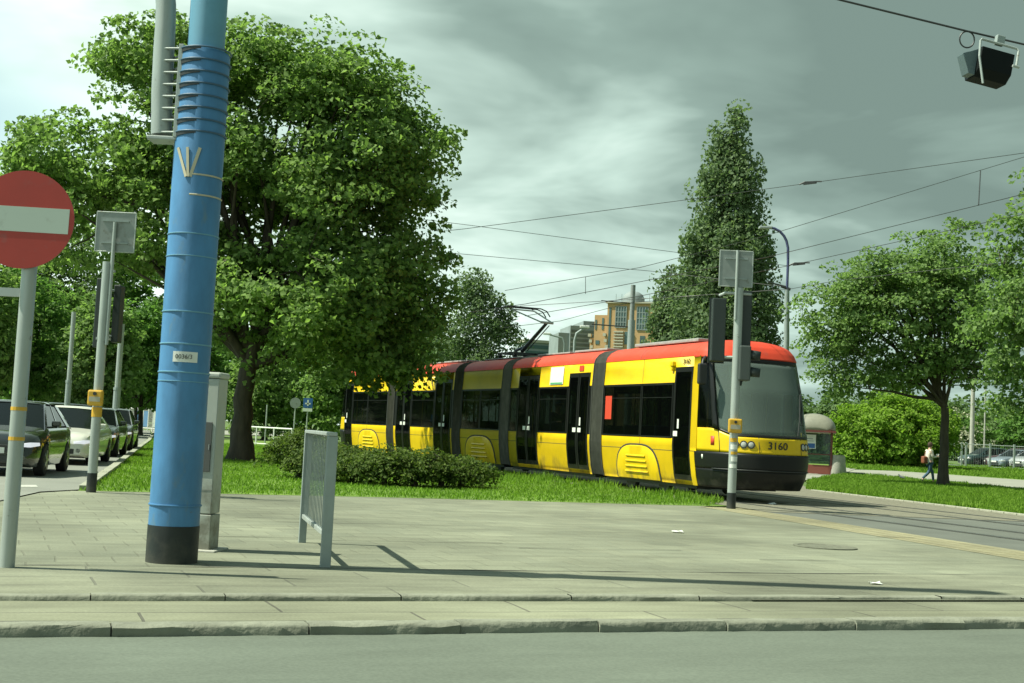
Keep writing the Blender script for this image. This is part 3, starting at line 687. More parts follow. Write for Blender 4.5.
    # pale sheet added inside the windscreen, makes its upper half paler
    patch('upper_pale_sheet', -40, 52, 2.42, 3.08, mat('sheet_grey', (.34, .40, .37), .7), shell, off=-.05, n=30, nz=6, th_=.004)
    # side number, lamp bump, stickers
    for (txt, lx, z_, sz) in (('3160', 1.80, 3.12, .17),):
        o = text_obj('side_number', txt, sz, M['text'], shell, (0, 0, 0), (1, 0, 0), (0, 0, 1))
        xa = -(mm.to_3x3() @ Vector((1, 0, 0))).normalized(); n_ = -(mm.to_3x3() @ Vector((0, 1, 0))).normalized()
        m4 = Matrix((xa, Vector((0, 0, 1)), xa.cross(Vector((0, 0, 1))))).transposed().to_4x4(); m4.translation = mm @ Vector((lx, inw(z_) - .022, z_))
        o.data.transform(Matrix.Rotation(R(-90), 4, 'X')); o.data.transform(m4)
    mb_ = MB(); mb_.box(2.35, 2.5, -.06, .05, 3.02, 3.14); mb_.box(2.40, 2.5, -.04, .05, 2.92, 3.02); place(mb_.build('side_camera', Y_, shell, bevel=.02), mm)
    return Sf
nose(SEC[0][0], SEC[0][1], False); nose(SEC[4][0], SEC[4][1], True)
# stickers on the side
kids = [o for o in tram.children if o.name.startswith('section_body')]
def sticker(si, x0, x1, z0, z1, mt, name):
    mb_ = MB(); side(mb_, x0, x1, z0, z1, off=.018, th_=.003); return place(mb_.build(name, mt, kids[si]), SEC[si][0])
sticker(0, 5.68, 6.06, 1.75, 2.35, M['redst'], 'red_notice')
sticker(1, .98, 1.25, 3.05, 3.2, M['redst'], 'line_sticker')
pst = sticker(1, 2.25, 3.15, 2.70, 3.20, M['white'], 'white_poster')
mb = MB(); side(mb, 2.3, 3.1, 2.71, 2.76, off=.022, th_=.002); place(mb.build('poster_stripe', mat('poster_green', (.10, .35, .18), .5), pst), SEC[1][0])
# roof marks and joints of the roof sheets
for si, xs_ in ((0, (2.2, 4.2)), (1, (3.1,)), (3, (2.4,))):
    mb = MB()
    for q in xs_: side(mb, q, q + .015, 3.26, 3.62, off=.015, th_=.004)
    place(mb.build('roof_joint', M['rubber'], kids[si]), SEC[si][0])
# pantograph on the roof of the middle section
mm = SEC[2][0]; mb = MB(); yc = TW / 2
for y_ in (-.45, .45):
    for x_ in (1.3, 2.5): mb.lathe([(.06, 0), (.09, .03), (.05, .06), (.09, .09), (.05, .12), (.06, .15)], 10, (x_, yc + y_, 3.69))
mb.box(1.2, 2.6, yc - .5, yc - .42, 3.83, 3.89); mb.box(1.2, 2.6, yc + .42, yc + .5, 3.83, 3.89); mb.box(1.6, 1.75, yc - .5, yc + .5, 3.83, 3.90); mb.box(2.4, 2.5, yc - .5, yc + .5, 3.83, 3.89)
pb = place(mb.build('pantograph_base', M['dark'], tram), mm)
kn = Vector((-.05, yc, 4.78)); hd = Vector((1.85, yc, 5.36))
mb = MB(); mb.tube([(1.75, yc, 3.95), kn], [.07, .05], 8); mb.tube([(1.35, yc, 3.95), (-.15, yc + .03, 4.68)], .018, 6); mb.tube([(2.3, yc, 3.98), (1.4, yc, 4.1)], .05, 8)
place(mb.build('lower_arm', M['dark'], pb), mm)
mb = MB(); mb.tube([kn + Vector((0, -.22, 0)), kn + Vector((0, .22, 0))], .04, 8); mb.tube([kn + Vector((0, -.2, 0)), hd + Vector((0, -.42, -.06))], .026, 6); mb.tube([kn + Vector((0, .2, 0)), hd + Vector((0, .42, -.06))], .026, 6)
mb.tube([hd + Vector((0, -.42, -.06)), hd + Vector((0, .42, -.06))], .022, 6)
place(mb.build('upper_arm', M['galv'], pb), mm)
mb = MB()
for x_ in (-.16, .16):
    mb.tube([hd + Vector((x_, -.95, -.22)), hd + Vector((x_, -.82, -.05)), hd + Vector((x_, -.6, .02)), hd + Vector((x_, .6, .02)), hd + Vector((x_, .82, -.05)), hd + Vector((x_, .95, -.22))], .022, 6)
mb.tube([hd + Vector((-.16, -.42, -.0)), hd + Vector((.16, -.42, -.0))], .02, 6); mb.tube([hd + Vector((-.16, .42, 0)), hd + Vector((.16, .42, 0))], .02, 6)
place(mb.build('contact_head', M['dark'], pb), mm)

def rebase(o, loc):
    loc = Vector(loc); o.location = loc
    for c in o.children: c.location = c.location - loc
rebase(tram, (0.5, 41.3, 0.03))

# ------------------------------------------------------------------ vegetation
def leaf_mesh(name, C, Nn, T_, L_, W_, mat_, parent=None, fold=0.25, mats=None, midx=None):
    """C centres, Nn normals, T_ leaf axis (unit, perpendicular-ish), L_ lengths, W_ widths"""
    n = len(C); B_ = np.cross(Nn, T_); B_ /= np.linalg.norm(B_, axis=1, keepdims=True) + 1e-9
    L_ = L_[:, None]; W_ = W_[:, None]
    base = C - T_ * L_ * .5; tip = C + T_ * L_ * .5
    l = C + B_ * W_ * .5 + Nn * W_ * fold - T_ * L_ * .06; r = C - B_ * W_ * .5 + Nn * W_ * fold - T_ * L_ * .06
    V = np.stack([base, l, tip, r], 1).reshape(-1, 3).astype(np.float32)
    me = bpy.data.meshes.new(name); me.vertices.add(4 * n); me.vertices.foreach_set('co', V.ravel())
    idx = (np.arange(n)[:, None] * 4 + np.array([0, 1, 2, 0, 2, 3])[None, :]).ravel().astype(np.int32)
    me.loops.add(6 * n); me.loops.foreach_set('vertex_index', idx)
    me.polygons.add(2 * n); me.polygons.foreach_set('loop_start', np.arange(0, 6 * n, 3, dtype=np.int32)); me.polygons.foreach_set('loop_total', np.full(2 * n, 3, np.int32))
    for q in (mats or [mat_]): me.materials.append(q)
    if midx is not None: me.polygons.foreach_set('material_index', np.repeat(midx, 2).astype(np.int32))
    me.update(); me.validate()
    return link(bpy.data.objects.new(name, me), parent)

def sample_env(env, n, rg, shell=.5, flat=None):
    vol = np.array([e_[3] * e_[4] * e_[5] for e_ in env]) ** .8; ch = rg.choice(len(env), n, p=vol / vol.sum()); E_ = np.array(env)[ch]
    d = rg.normal(size=(n, 3)); d /= np.linalg.norm(d, axis=1, keepdims=True)
    r_ = rg.uniform(shell ** 3, 1, n) ** (1 / 3)
    return E_[:, :3] + d * r_[:, None] * E_[:, 3:6], d

def leaves_for(centres, dirs, cs, per, lsz, rg, up=.55, flat=.42, aspect=.8, droop=.0):
    n = len(centres)
    k = per; sz = cs * rg.uniform(.6, 1.35, n)
    q = rg.normal(size=(n, k, 3)); q *= (np.minimum(1, 1.5 / (np.linalg.norm(q, axis=2) + 1e-9)))[:, :, None] * .55
    # sprays lean outwards
    off = q * sz[:, None, None]; off[:, :, 2] *= flat
    out = (dirs[:, None, :] * off).sum(2)
    off[:, :, 2] -= np.abs(out) * droop
    C = (centres[:, None, :] + off).reshape(-1, 3)
    N_ = rg.normal(size=(n * k, 3)) * .55; N_[:, 2] += up; N_ += np.repeat(dirs, k, 0) * .5
    N_ /= np.linalg.norm(N_, axis=1, keepdims=True) + 1e-9
    T_ = rg.normal(size=(n * k, 3)); T_ -= N_ * (T_ * N_).sum(1, keepdims=True); T_ /= np.linalg.norm(T_, axis=1, keepdims=True) + 1e-9
    L_ = lsz * rg.uniform(.5, 1.45, n * k)
    return C, N_, T_, L_, L_ * aspect

def tree(name, label, base, trunk_h, trunk_r, env, seed, clumps, per, cs, lsz, lm, bark='bark', shell=.5, limbs=14, twigs=True, flat=.42, lean=(0, 0), group=None, category='tree', fork=None, droop=.35, up=.55, extra_dir=None, aspect=.8, wobble=.10, gaps=.12, gapf=.75, spikes=.05):
    """env in metres relative to the base"""
    rg = np.random.default_rng(seed); rr = random.Random(seed)
    root = empty(name, base, label=label, cat=category, group=group)
    C, d = sample_env(env, clumps, rg, shell)
    # uneven outline: push clumps in and out by a coarse pattern
    ph = rg.uniform(0, 6.28, 6); wob = .5 * np.sin(d[:, 0] * 5 + ph[0]) * np.sin(d[:, 2] * 6 + ph[1]) + .5 * np.sin(d[:, 1] * 7 + ph[2]) * np.sin(d[:, 2] * 9 + d[:, 0] * 8 + ph[3])
    rad = np.mean([e_[3] for e_ in env]); C = C + d * (wob * wobble * rad)[:, None]
    Q = C / max(.9, cs) * gapf
    gn = np.sin(Q[:, 0] * 1.1 + ph[4] + 1.3 * np.sin(Q[:, 1] * .9)) * np.sin(Q[:, 1] * 1.2 + ph[5]) + np.sin(Q[:, 2] * 1.5 + ph[0] + 1.1 * np.sin(Q[:, 0] * .8)) * .8 + rg.normal(size=len(C)) * .35
    thr = np.quantile(gn, gaps); keep = (C[:, 2] > trunk_h * .55) & (gn > thr); C, d = C[keep], d[keep]
    spk = rg.random(len(C)) < spikes; C = C + d * (spk * rg.uniform(.2, .9, len(C)) * min(1.3, rad * .4))[:, None]
    cc, nn, tt, ll, ww = leaves_for(C, d, cs, per, lsz, rg, flat=flat, droop=droop, up=up, aspect=aspect)
    leaf_mesh('crown', cc, nn, tt, ll, ww, lm, root)
    # wood
    mb_ = MB(); top = Vector((lean[0], lean[1], trunk_h)); c0 = Vector(env[0][:3])
    pts = []; rs_ = []
    for i in range(7):
        t_ = i / 6; p = Vector((lean[0] * t_ + rr.gauss(0, trunk_r * .10), lean[1] * t_ + rr.gauss(0, trunk_r * .10), trunk_h * t_)); pts.append(p); rs_.append(trunk_r * (1.45 if i == 0 else 1.08 if i == 1 else 1 - .25 * t_))
    pts[0] = Vector((0, 0, -.1)); mb_.tube(pts, rs_, 12)
    lead = top.lerp(Vector((c0.x, c0.y, env[0][2] + env[0][5] * .2)), 1)
    mb_.tube([pts[-1], pts[-1].lerp(lead, .4) + Vector((rr.gauss(0, .1), rr.gauss(0, .1), 0)) * trunk_r * 4, lead], [rs_[-1], rs_[-1] * .5, .03], 8)
    nodes = []
    idx = rr.sample(range(len(C)), min(limbs, len(C)))
    for k_ in idx:
        e_ = Vector(C[k_]); t_ = rr.random() ** 1.3; hz = e_.z
        s0 = pts[-1].lerp(lead, t_ * .55) if hz > trunk_h * 1.15 else pts[-1]
        if s0.z > e_.z - .3: s0 = pts[-1]
        mid = s0.lerp(e_, .5) + Vector((rr.gauss(0, .25), rr.gauss(0, .25), abs(e_.z - s0.z) * .12 - .05 * (e_ - s0).length * 0))
        r0 = trunk_r * rr.uniform(.28, .5) * (1 - .4 * t_)
        P3 = [s0, s0.lerp(mid, .55) + Vector((0, 0, -.02 * (e_ - s0).length)), mid, mid.lerp(e_, .55), e_]
        mb_.tube(P3, [r0, r0 * .85, r0 * .55, r0 * .32, .012], 7)
        for p, q in zip(P3[1:], [.8, .5, .3, .15]): nodes.append((p, r0 * q))
        nodes.append((P3[1].lerp(P3[2], .5), r0 * .6)); nodes.append((P3[2].lerp(P3[3], .5), r0 * .4))
    if twigs and nodes:
        NP = np.array([tuple(q[0]) for q in nodes])
        for k_ in range(0, len(C), max(1, len(C) // 260)):
            e_ = C[k_]; dd = ((NP - e_) ** 2).sum(1) + 4 * np.maximum(0, NP[:, 2] - e_[2]); j = int(dd.argmin()); s0 = Vector(NP[j]); e_ = Vector(e_)
            if (e_ - s0).length < .4: continue
            r0 = min(nodes[j][1], .02 + .012 * (e_ - s0).length)
            mb_.tube([s0, s0.lerp(e_, .5) + Vector((rr.gauss(0, .12), rr.gauss(0, .12), rr.gauss(.08, .1))), e_], [r0, r0 * .6, .006], 5, caps=False)
    mb_.build('trunk', M[bark], root, smooth=60, recalc=False)
    return root

def ell(base, px, py, dep, rx, rz, ry=None, dy=0):
    """an envelope ellipsoid given by its middle in the photograph and its size in metres, standing at the given distance"""
    p = D(px, py, dep + dy) - Vector(base); return (p.x, p.y, p.z, rx, ry if ry else rx * .85, rz)

b = Vector(G(240, 461)); b.z = 0; dp = b.y
big = [ell(b, 300, 185, dp, 4.6, 4.6), ell(b, 225, 150, dp, 4.2, 3.6, dy=1), ell(b, 375, 160, dp, 2.2, 2.5, 3.2), ell(b, 385, 235, dp, 2.2, 2.6, 3.2), ell(b, 345, 105, dp, 2.4, 1.6, 3), ell(b, 362, 318, dp, 2.3, 1.9, 3.0), ell(b, 300, 300, dp, 3.6, 2.3, 4.2, dy=-.5), ell(b, 170, 70, dp, 2.4, 1.7, 3), ell(b, 90, 160, dp, 2.5, 1.5, 3), ell(b, 120, 230, dp, 3.2, 1.6, 3.5), ell(b, 270, 70, dp, 2.9, 1.3, 3), ell(b, 352, 352, dp, 2.2, 1.1, 3), ell(b, 405, 350, dp, 1.5, 1.0, 2.5), ell(b, 425, 300, dp, 1.2, 1.3), ell(b, 110, 60, dp, .9, .6), ell(b, 55, 185, dp, 1.5, .9)]
tree('maple_tree', 'big dense maple with dark thick trunk and broad crown over the rear of the tram', b, 3.0, .36, big, 11, 3000, 60, .72, .175, L1, limbs=48, shell=.5, flat=.5, droop=.25, wobble=.20, up=.5, gaps=.30, gapf=.95, spikes=.10)
b = GT(943, 487); dp = b.y
rt = [ell(b, 905, 310, dp, 3.3, 2.4), ell(b, 935, 265, dp, 2.4, 1.7), ell(b, 845, 315, dp, 2.1, 1.9), ell(b, 880, 270, dp, 1.6, 1.1), ell(b, 975, 305, dp, 2.0, 2.2), ell(b, 985, 365, dp, 1.9, 1.2), ell(b, 855, 372, dp, 2.1, 1.0), ell(b, 915, 365, dp, 2.4, 1.1), ell(b, 835, 345, dp, 1.3, .8)]
tree('street_tree', 'round-crowned tree with slim dark forked trunk on the verge, the walking woman beside it', b, 3.25, .205, rt, 21, 860, 66, .66, .145, L4, limbs=36, wobble=.17, shell=.25, gaps=.20, gapf=1.0, spikes=.08)
b = Vector((19.9, 40, 0)); dp = b.y
rt2 = [ell(b, 1080, 300, dp, 3.3, 3.4), ell(b, 1030, 300, dp, 1.6, 1.5), ell(b, 1035, 225, dp, 1.3, 1.1), ell(b, 1030, 355, dp, 1.3, .9), ell(b, 1020, 398, dp, 1.0, .5), ell(b, 1012, 275, dp, .9, .7), ell(b, 1110, 200, dp, 2.6, 2.2)]
tree('edge_tree', 'bright leafy branches of a tree whose trunk is outside the right edge', b, 3.2, .22, rt2, 33, 430, 66, .70, .15, L4, limbs=18, shell=.3, flat=.4, gaps=.2, spikes=.1)
# columnar poplars
def poplar(px, ytop, dep, wpx, seed, label, bottom=345, clumps=430, skew=0, prof=None):
    sc_ = dep / FPX; b_ = D(px, 445, dep); b_.z = 0; H_ = D(px, ytop, dep).z; env = []
    prof = prof or [(.97, .12), (.90, .34), (.80, .56), (.68, .72), (.56, .88), (.44, 1.0), (.32, 1.05), (.2, 1.0), (.12, .8)]
    for (t_, r_) in prof:
        env.append((skew * (1 - t_) * 1.0, 0, H_ * t_, wpx / 2 * sc_ * r_, wpx / 2 * sc_ * r_, H_ * .085))
    return tree('poplar_tree', label, b_, 2.0, .4, env, seed, int(clumps * .85), 105, .88, .26, L2, limbs=22, shell=.3, flat=1.25, up=.15, droop=0, twigs=False, wobble=.20, gaps=.10, spikes=.08)
poplar(722, 130, 88, 106, 41, 'tallest tree, a dark columnar poplar behind the tram cab', clumps=900, prof=[(.985, .22), (.95, .42), (.88, .52), (.80, .60), (.72, .68), (.63, .80), (.55, .88), (.45, .94), (.36, .98), (.27, 1.0), (.18, 1.0), (.1, .9)])
poplar(664, 262, 92, 48, 42, 'small narrow poplar left of the tall one, above the tram roof', clumps=240)
poplar(690, 228, 94, 36, 43, 'slim middle poplar squeezed between the tall and the small one', clumps=260)
b = D(478, 440, 92); b.z = 0; dp = 92
tree('birch_tree', 'airy pale-stemmed tree behind the pantograph with sky showing through', b, 4, .25, [ell(b, 480, 325, dp, 2.1, 2.6), ell(b, 474, 290, dp, 1.5, 1.4), ell(b, 505, 338, dp, 1.3, 1.7), ell(b, 450, 340, dp, 1.5, 2), ell(b, 500, 305, dp, .8, 1.0), ell(b, 486, 372, dp, 2.6, 2.2)], 51, 330, 50, .85, .20, L2, bark='barkl', limbs=16, shell=.2, flat=.8, up=.3, twigs=False)
# right hand shrubbery
def shrub(name, label, b_, env, seed, clumps, per, cs, lsz, lm, **k):
    k.setdefault('category', 'shrub')
    return tree(name, label, b_, .5, .07, env, seed, clumps, per, cs, lsz, lm, limbs=8, twigs=False, **k)
b = Vector((21.6, 78, hgt(21.6, 78))); dp = 78
shrub('round_bush', 'large round bright green bush behind the path beside the shelter', b, [ell(b, 895, 435, dp, 3.6, 1.9), ell(b, 860, 425, dp, 1.7, 1.5), ell(b, 920, 420, dp, 2.1, 1.4), ell(b, 890, 415, dp, 2.2, 1.3), ell(b, 932, 440, dp, 1.2, 1.3), ell(b, 868, 450, dp, 1.9, .9), ell(b, 920, 452, dp, 1.7, .8)], 61, 520, 60, .68, .19, L3, shell=.6, flat=.55)
b = Vector((41, 116, .55)); dp = 116
shrub('blossom_shrub', 'shrub with creamy blossom behind the dark parked car', b, [ell(b, 960, 430, dp, 1.8, 2.0), ell(b, 978, 438, dp, 1.6, 1.4), ell(b, 945, 440, dp, 1.5, 1.6)], 62, 150, 50, .7, .22, L6, shell=.5)
cc, d_ = sample_env([ell(Vector((0, 0, 0)), 960, 430, 114.6, 1.7, 1.9), ell(Vector((0, 0, 0)), 976, 438, 114.6, 1.5, 1.3)], 70, np.random.default_rng(5), .8)
q = leaves_for(cc - np.array([41, 116, .55]), d_, .35, 10, .18, np.random.default_rng(6), flat=.4); leaf_mesh('blossom', *q, LB, bpy.data.objects['blossom_shrub'])
for i, (px, py, dep, rx, rz, lm, lb) in enumerate(((1005, 440, 124, 2.6, 2.2, L7, 'low dark tree behind the silver parked car'), (985, 445, 128, 2.0, 1.4, L6, 'small green tree between the two thin lamp poles'), (1022, 432, 120, 2.2, 2.2, L6, 'green tree at the right edge above the parked cars'))):
    b = D(px, 455, dep); b.z = .55
    shrub('car_park_tree', lb, b, [ell(b, px, py, dep, rx, rz), ell(b, px + 8, py + 8, dep, rx * .8, rz * .7)], 70 + i, 150, 46, .75, .26, lm, shell=.5, category='tree', group='trees behind the car park')
# distant wood on the right and behind everything: reads as one mass
def wood(name, x0, x1, y0, depth, h0, h1, n, seed, lm, sz=.75):
    rg = np.random.default_rng(seed); nt_ = n
    tx = rg.uniform(x0, x1, nt_); ty = y0 + rg.uniform(0, depth, nt_) + np.abs(tx) * .08; th__ = rg.uniform(h0, h1, nt_)
    C = []; Dd = []
    for x_, y_, h_ in zip(tx, ty, th__):
        d__ = rg.normal(size=(70, 3)); d__ /= np.linalg.norm(d__, axis=1, keepdims=True)
        C.append(np.array([x_, y_, h_ * .55]) + d__ * rg.uniform(.7, 1, (70, 1)) * np.array([h_ * .36, h_ * .36, h_ * .5])); Dd.append(d__)
    C = np.concatenate(C); Dd = np.concatenate(Dd); k_ = C[:, 2] > 0; C, Dd = C[k_], Dd[k_]
    o = leaf_mesh(name, *leaves_for(C, Dd, 1.9, 12, sz, rg, flat=.6), lm); return tag(o, kind='stuff')
tag(wood('distant_wood', 45, 150, 215, 40, 9, 12.5, 70, 81, L7, .75), 'distant wood of rounded trees behind the bush and shelter', 'wood')
tag(wood('rear_wood', -110, -8, 150, 40, 9, 15, 75, 82, L6, .75), 'dense far wood closing the view behind the queue of cars', 'wood')
tag(wood('added_wood', -150, -52, 62, 60, 10, 15, 60, 83, L6, .8), 'trees added left of the side road, out of view, for the tram windows to reflect', 'wood')  # added out of view so that the tram windows reflect dark trees
# trees behind the queue of cars
spec = [(25, 330, 78, 3.2, 4.4, 'tall dark green tree behind the no-entry post'), (62, 345, 84, 2.8, 3.6, 'leafy tree behind the thin grey pole above the white car'), (100, 350, 76, 2.4, 3.0, 'bright green tree behind the left signal post'), (140, 345, 88, 3.0, 3.4, 'dark-trunked tree left of the blue mast base'), (-25, 320, 74, 3.2, 4.5, 'tree at the left edge above the first car'),
        (265, 385, 96, 3.0, 2.6, 'tree in shadow behind the white railing'), (310, 380, 104, 3.4, 3.0, 'tree behind the blue sign, right of the railing'), (345, 375, 92, 2.4, 3.0, 'green tree at the rear end of the tram'), (200, 370, 100, 3.2, 3.2, 'tree hidden mostly behind the blue mast'), (420, 350, 110, 3.4, 3.0, 'tree between the maple and the airy pale tree'), (385, 360, 100, 3, 3.2, 'tree behind the tram roof under the maple crown')]
spec += [(20, 255, 98, 4.2, 5.5, 'high dark tree behind the no-entry sign'), (75, 275, 96, 3.8, 4.6, 'high tree behind the left signal post'), (135, 300, 100, 3.8, 4.2, 'high tree seen left of the blue mast'), (-60, 250, 92, 4.5, 6, 'tall tree at the far left edge')]
for i, (px, py, dep, rx, rz, lb) in enumerate(spec):
    b = D(px, 425, dep); b.z = 0
    env = [ell(b, px, py, dep, rx, rz), ell(b, px - 14, py + 12, dep, rx * .75, rz * .6), ell(b, px + 14, py + 18, dep, rx * .7, rz * .6), ell(b, px + 3, py - 25, dep, rx * .6, rz * .5), ell(b, px - 4, py + 40, dep, rx * .7, rz * .5)]
    tree('park_tree', lb, b, 1.8 if i < 5 else 1.2, .2, env, 90 + i, 260, 50, .95, .26, (L6, L4, L3, L1)[(0, 1, 1, 0, 3, 1, 0, 1, 0, 0, 3, 0, 1, 0, 3)[i]], limbs=8, shell=.5, twigs=False, group='background trees on the left')
# hedge in front of the tram: separate shrubs grown together
hs = [(300, 455, 30.8, .72, .60), (328, 459, 30.5, .78, .50), (355, 464, 29.8, .78, .46), (385, 466, 29.3, .82, .46), (415, 467, 29.4, .8, .44), (442, 470, 29.8, .68, .40), (462, 472, 30.4, .5, .36)]
hl = ['tall dark left end shrub of the hedge behind the barrier', 'second hedge shrub from the left, just right of the barrier', 'hedge shrub in front of the rear door of the tram', 'middle hedge shrub with pale leaves', 'hedge shrub below the passenger in blue', 'low hedge shrub before the third tram section', 'last, lowest, darkest hedge shrub at the right end']
for i, (px, py, dep, rx, rz) in enumerate(hs):
    b = D(px, py, dep); b.z = 0
    shrub('hedge_shrub', hl[i], b, [(0, 0, rz * .85, rx, .85, rz), (.4, .2, rz * .7, rx * .8, .7, rz * .8), (-.4, -.1, rz * .75, rx * .7, .8, rz * .75)], 120 + i, 230, 48, .26, .070, L5, shell=.7, flat=.8, group='low hedge in front of the tram')
# grass
def in_poly(P, poly):
    x, y = P[:, 0], P[:, 1]; c = np.zeros(len(P), bool); j = len(poly) - 1
    for i in range(len(poly)):
        xi, yi = poly[i][0], poly[i][1]; xj, yj = poly[j][0], poly[j][1]
        c ^= ((yi > y) != (yj > y)) & (x < (xj - xi) * (y - yi) / (yj - yi + 1e-12) + xi); j = i
    return c
def grass(name, poly, n, h0, h1, seed, near=True, label=None, wd=.022, tall=None):
    rg = np.random.default_rng(seed); A_ = np.array([(p[0], p[1]) for p in poly]); lo, hi = A_.min(0), A_.max(0)
    P_ = rg.uniform(lo, hi, (n, 2)); P_ = P_[in_poly(P_, poly)]
    tuft = .6 + .8 * (np.sin(P_[:, 0] * 2.1 + 1.3 * np.sin(P_[:, 1] * 1.7)) * np.sin(P_[:, 1] * 2.6 + np.sin(P_[:, 0] * 1.1)) * .5 + .5)
    H_ = rg.uniform(h0, h1, len(P_)) * tuft
    if tall is not None: H_ = H_ * (1 + 2.2 * tall(P_))
    z_ = np.array([hgt(x, y) for x, y in P_])
    T_ = rg.normal(size=(len(P_), 3)) * .35; T_[:, 2] = 1; T_ /= np.linalg.norm(T_, axis=1, keepdims=True)
    N_ = rg.normal(size=(len(P_), 3)); N_[:, 2] *= .3; N_ -= T_ * (N_ * T_).sum(1, keepdims=True); N_ /= np.linalg.norm(N_, axis=1, keepdims=True)
    C = np.column_stack([P_, z_ + H_ * .45]) 
    o = leaf_mesh(name, C, N_, T_, H_, np.full(len(P_), wd) * rg.uniform(.6, 1.5, len(P_)), GRS, fold=.1)
    return tag(o, label, 'grass', kind='stuff')
rail0 = np.array([4.4, 30.4]); rail1 = np.array([-4.6, 50.8])
def near_tram(P_):
    d = (rail1 - rail0) / np.linalg.norm(rail1 - rail0); n_ = np.array([-d[1], d[0]]); s_ = (P_ - rail0) @ n_
    return np.exp(-((s_ - .5) / .8) ** 2)
lawn_poly = [G(78, 491), G(400, 498), G(712, 506.5), G(724, 503), G(690, 492), Vector((4.0, 30.6, 0)), Vector((2.0, 35, 0)), Vector((-.5, 41, 0)), Vector((-2.3, 45, 0)), Vector((-5, 51, 0)), G(250, 446), G(150, 438), G(134, 450), G(110, 468)]
grass('lawn_grass', lawn_poly, 330000, .035, .095, 7, tall=near_tram, label='bright mown grass between the pavement and the tram')
grass('verge_grass', [G(812, 490.5), G(1060, 519.5), GT(1190, 512), GT(1190, 505.5), GT(1040, 491.8), GT(940, 482.5), GT(880, 477), GT(838, 474), GT(826, 477.8), GT(808, 481.5), G(806, 489.5)], 260000, .06, .17, 8, wd=.035, label='long grass on the verge right of the tracks')
grass('upper_grass', [GT(1190, 490), GT(1040, 481), GT(940, 474), GT(895, 471.2), GT(850, 469.6), Vector((24, 100, 0)), Vector((62, 96, 0)), Vector((62, 88, 0))], 230000, .08, .22, 9, wd=.06, label='long grass between the footpath and the car park')

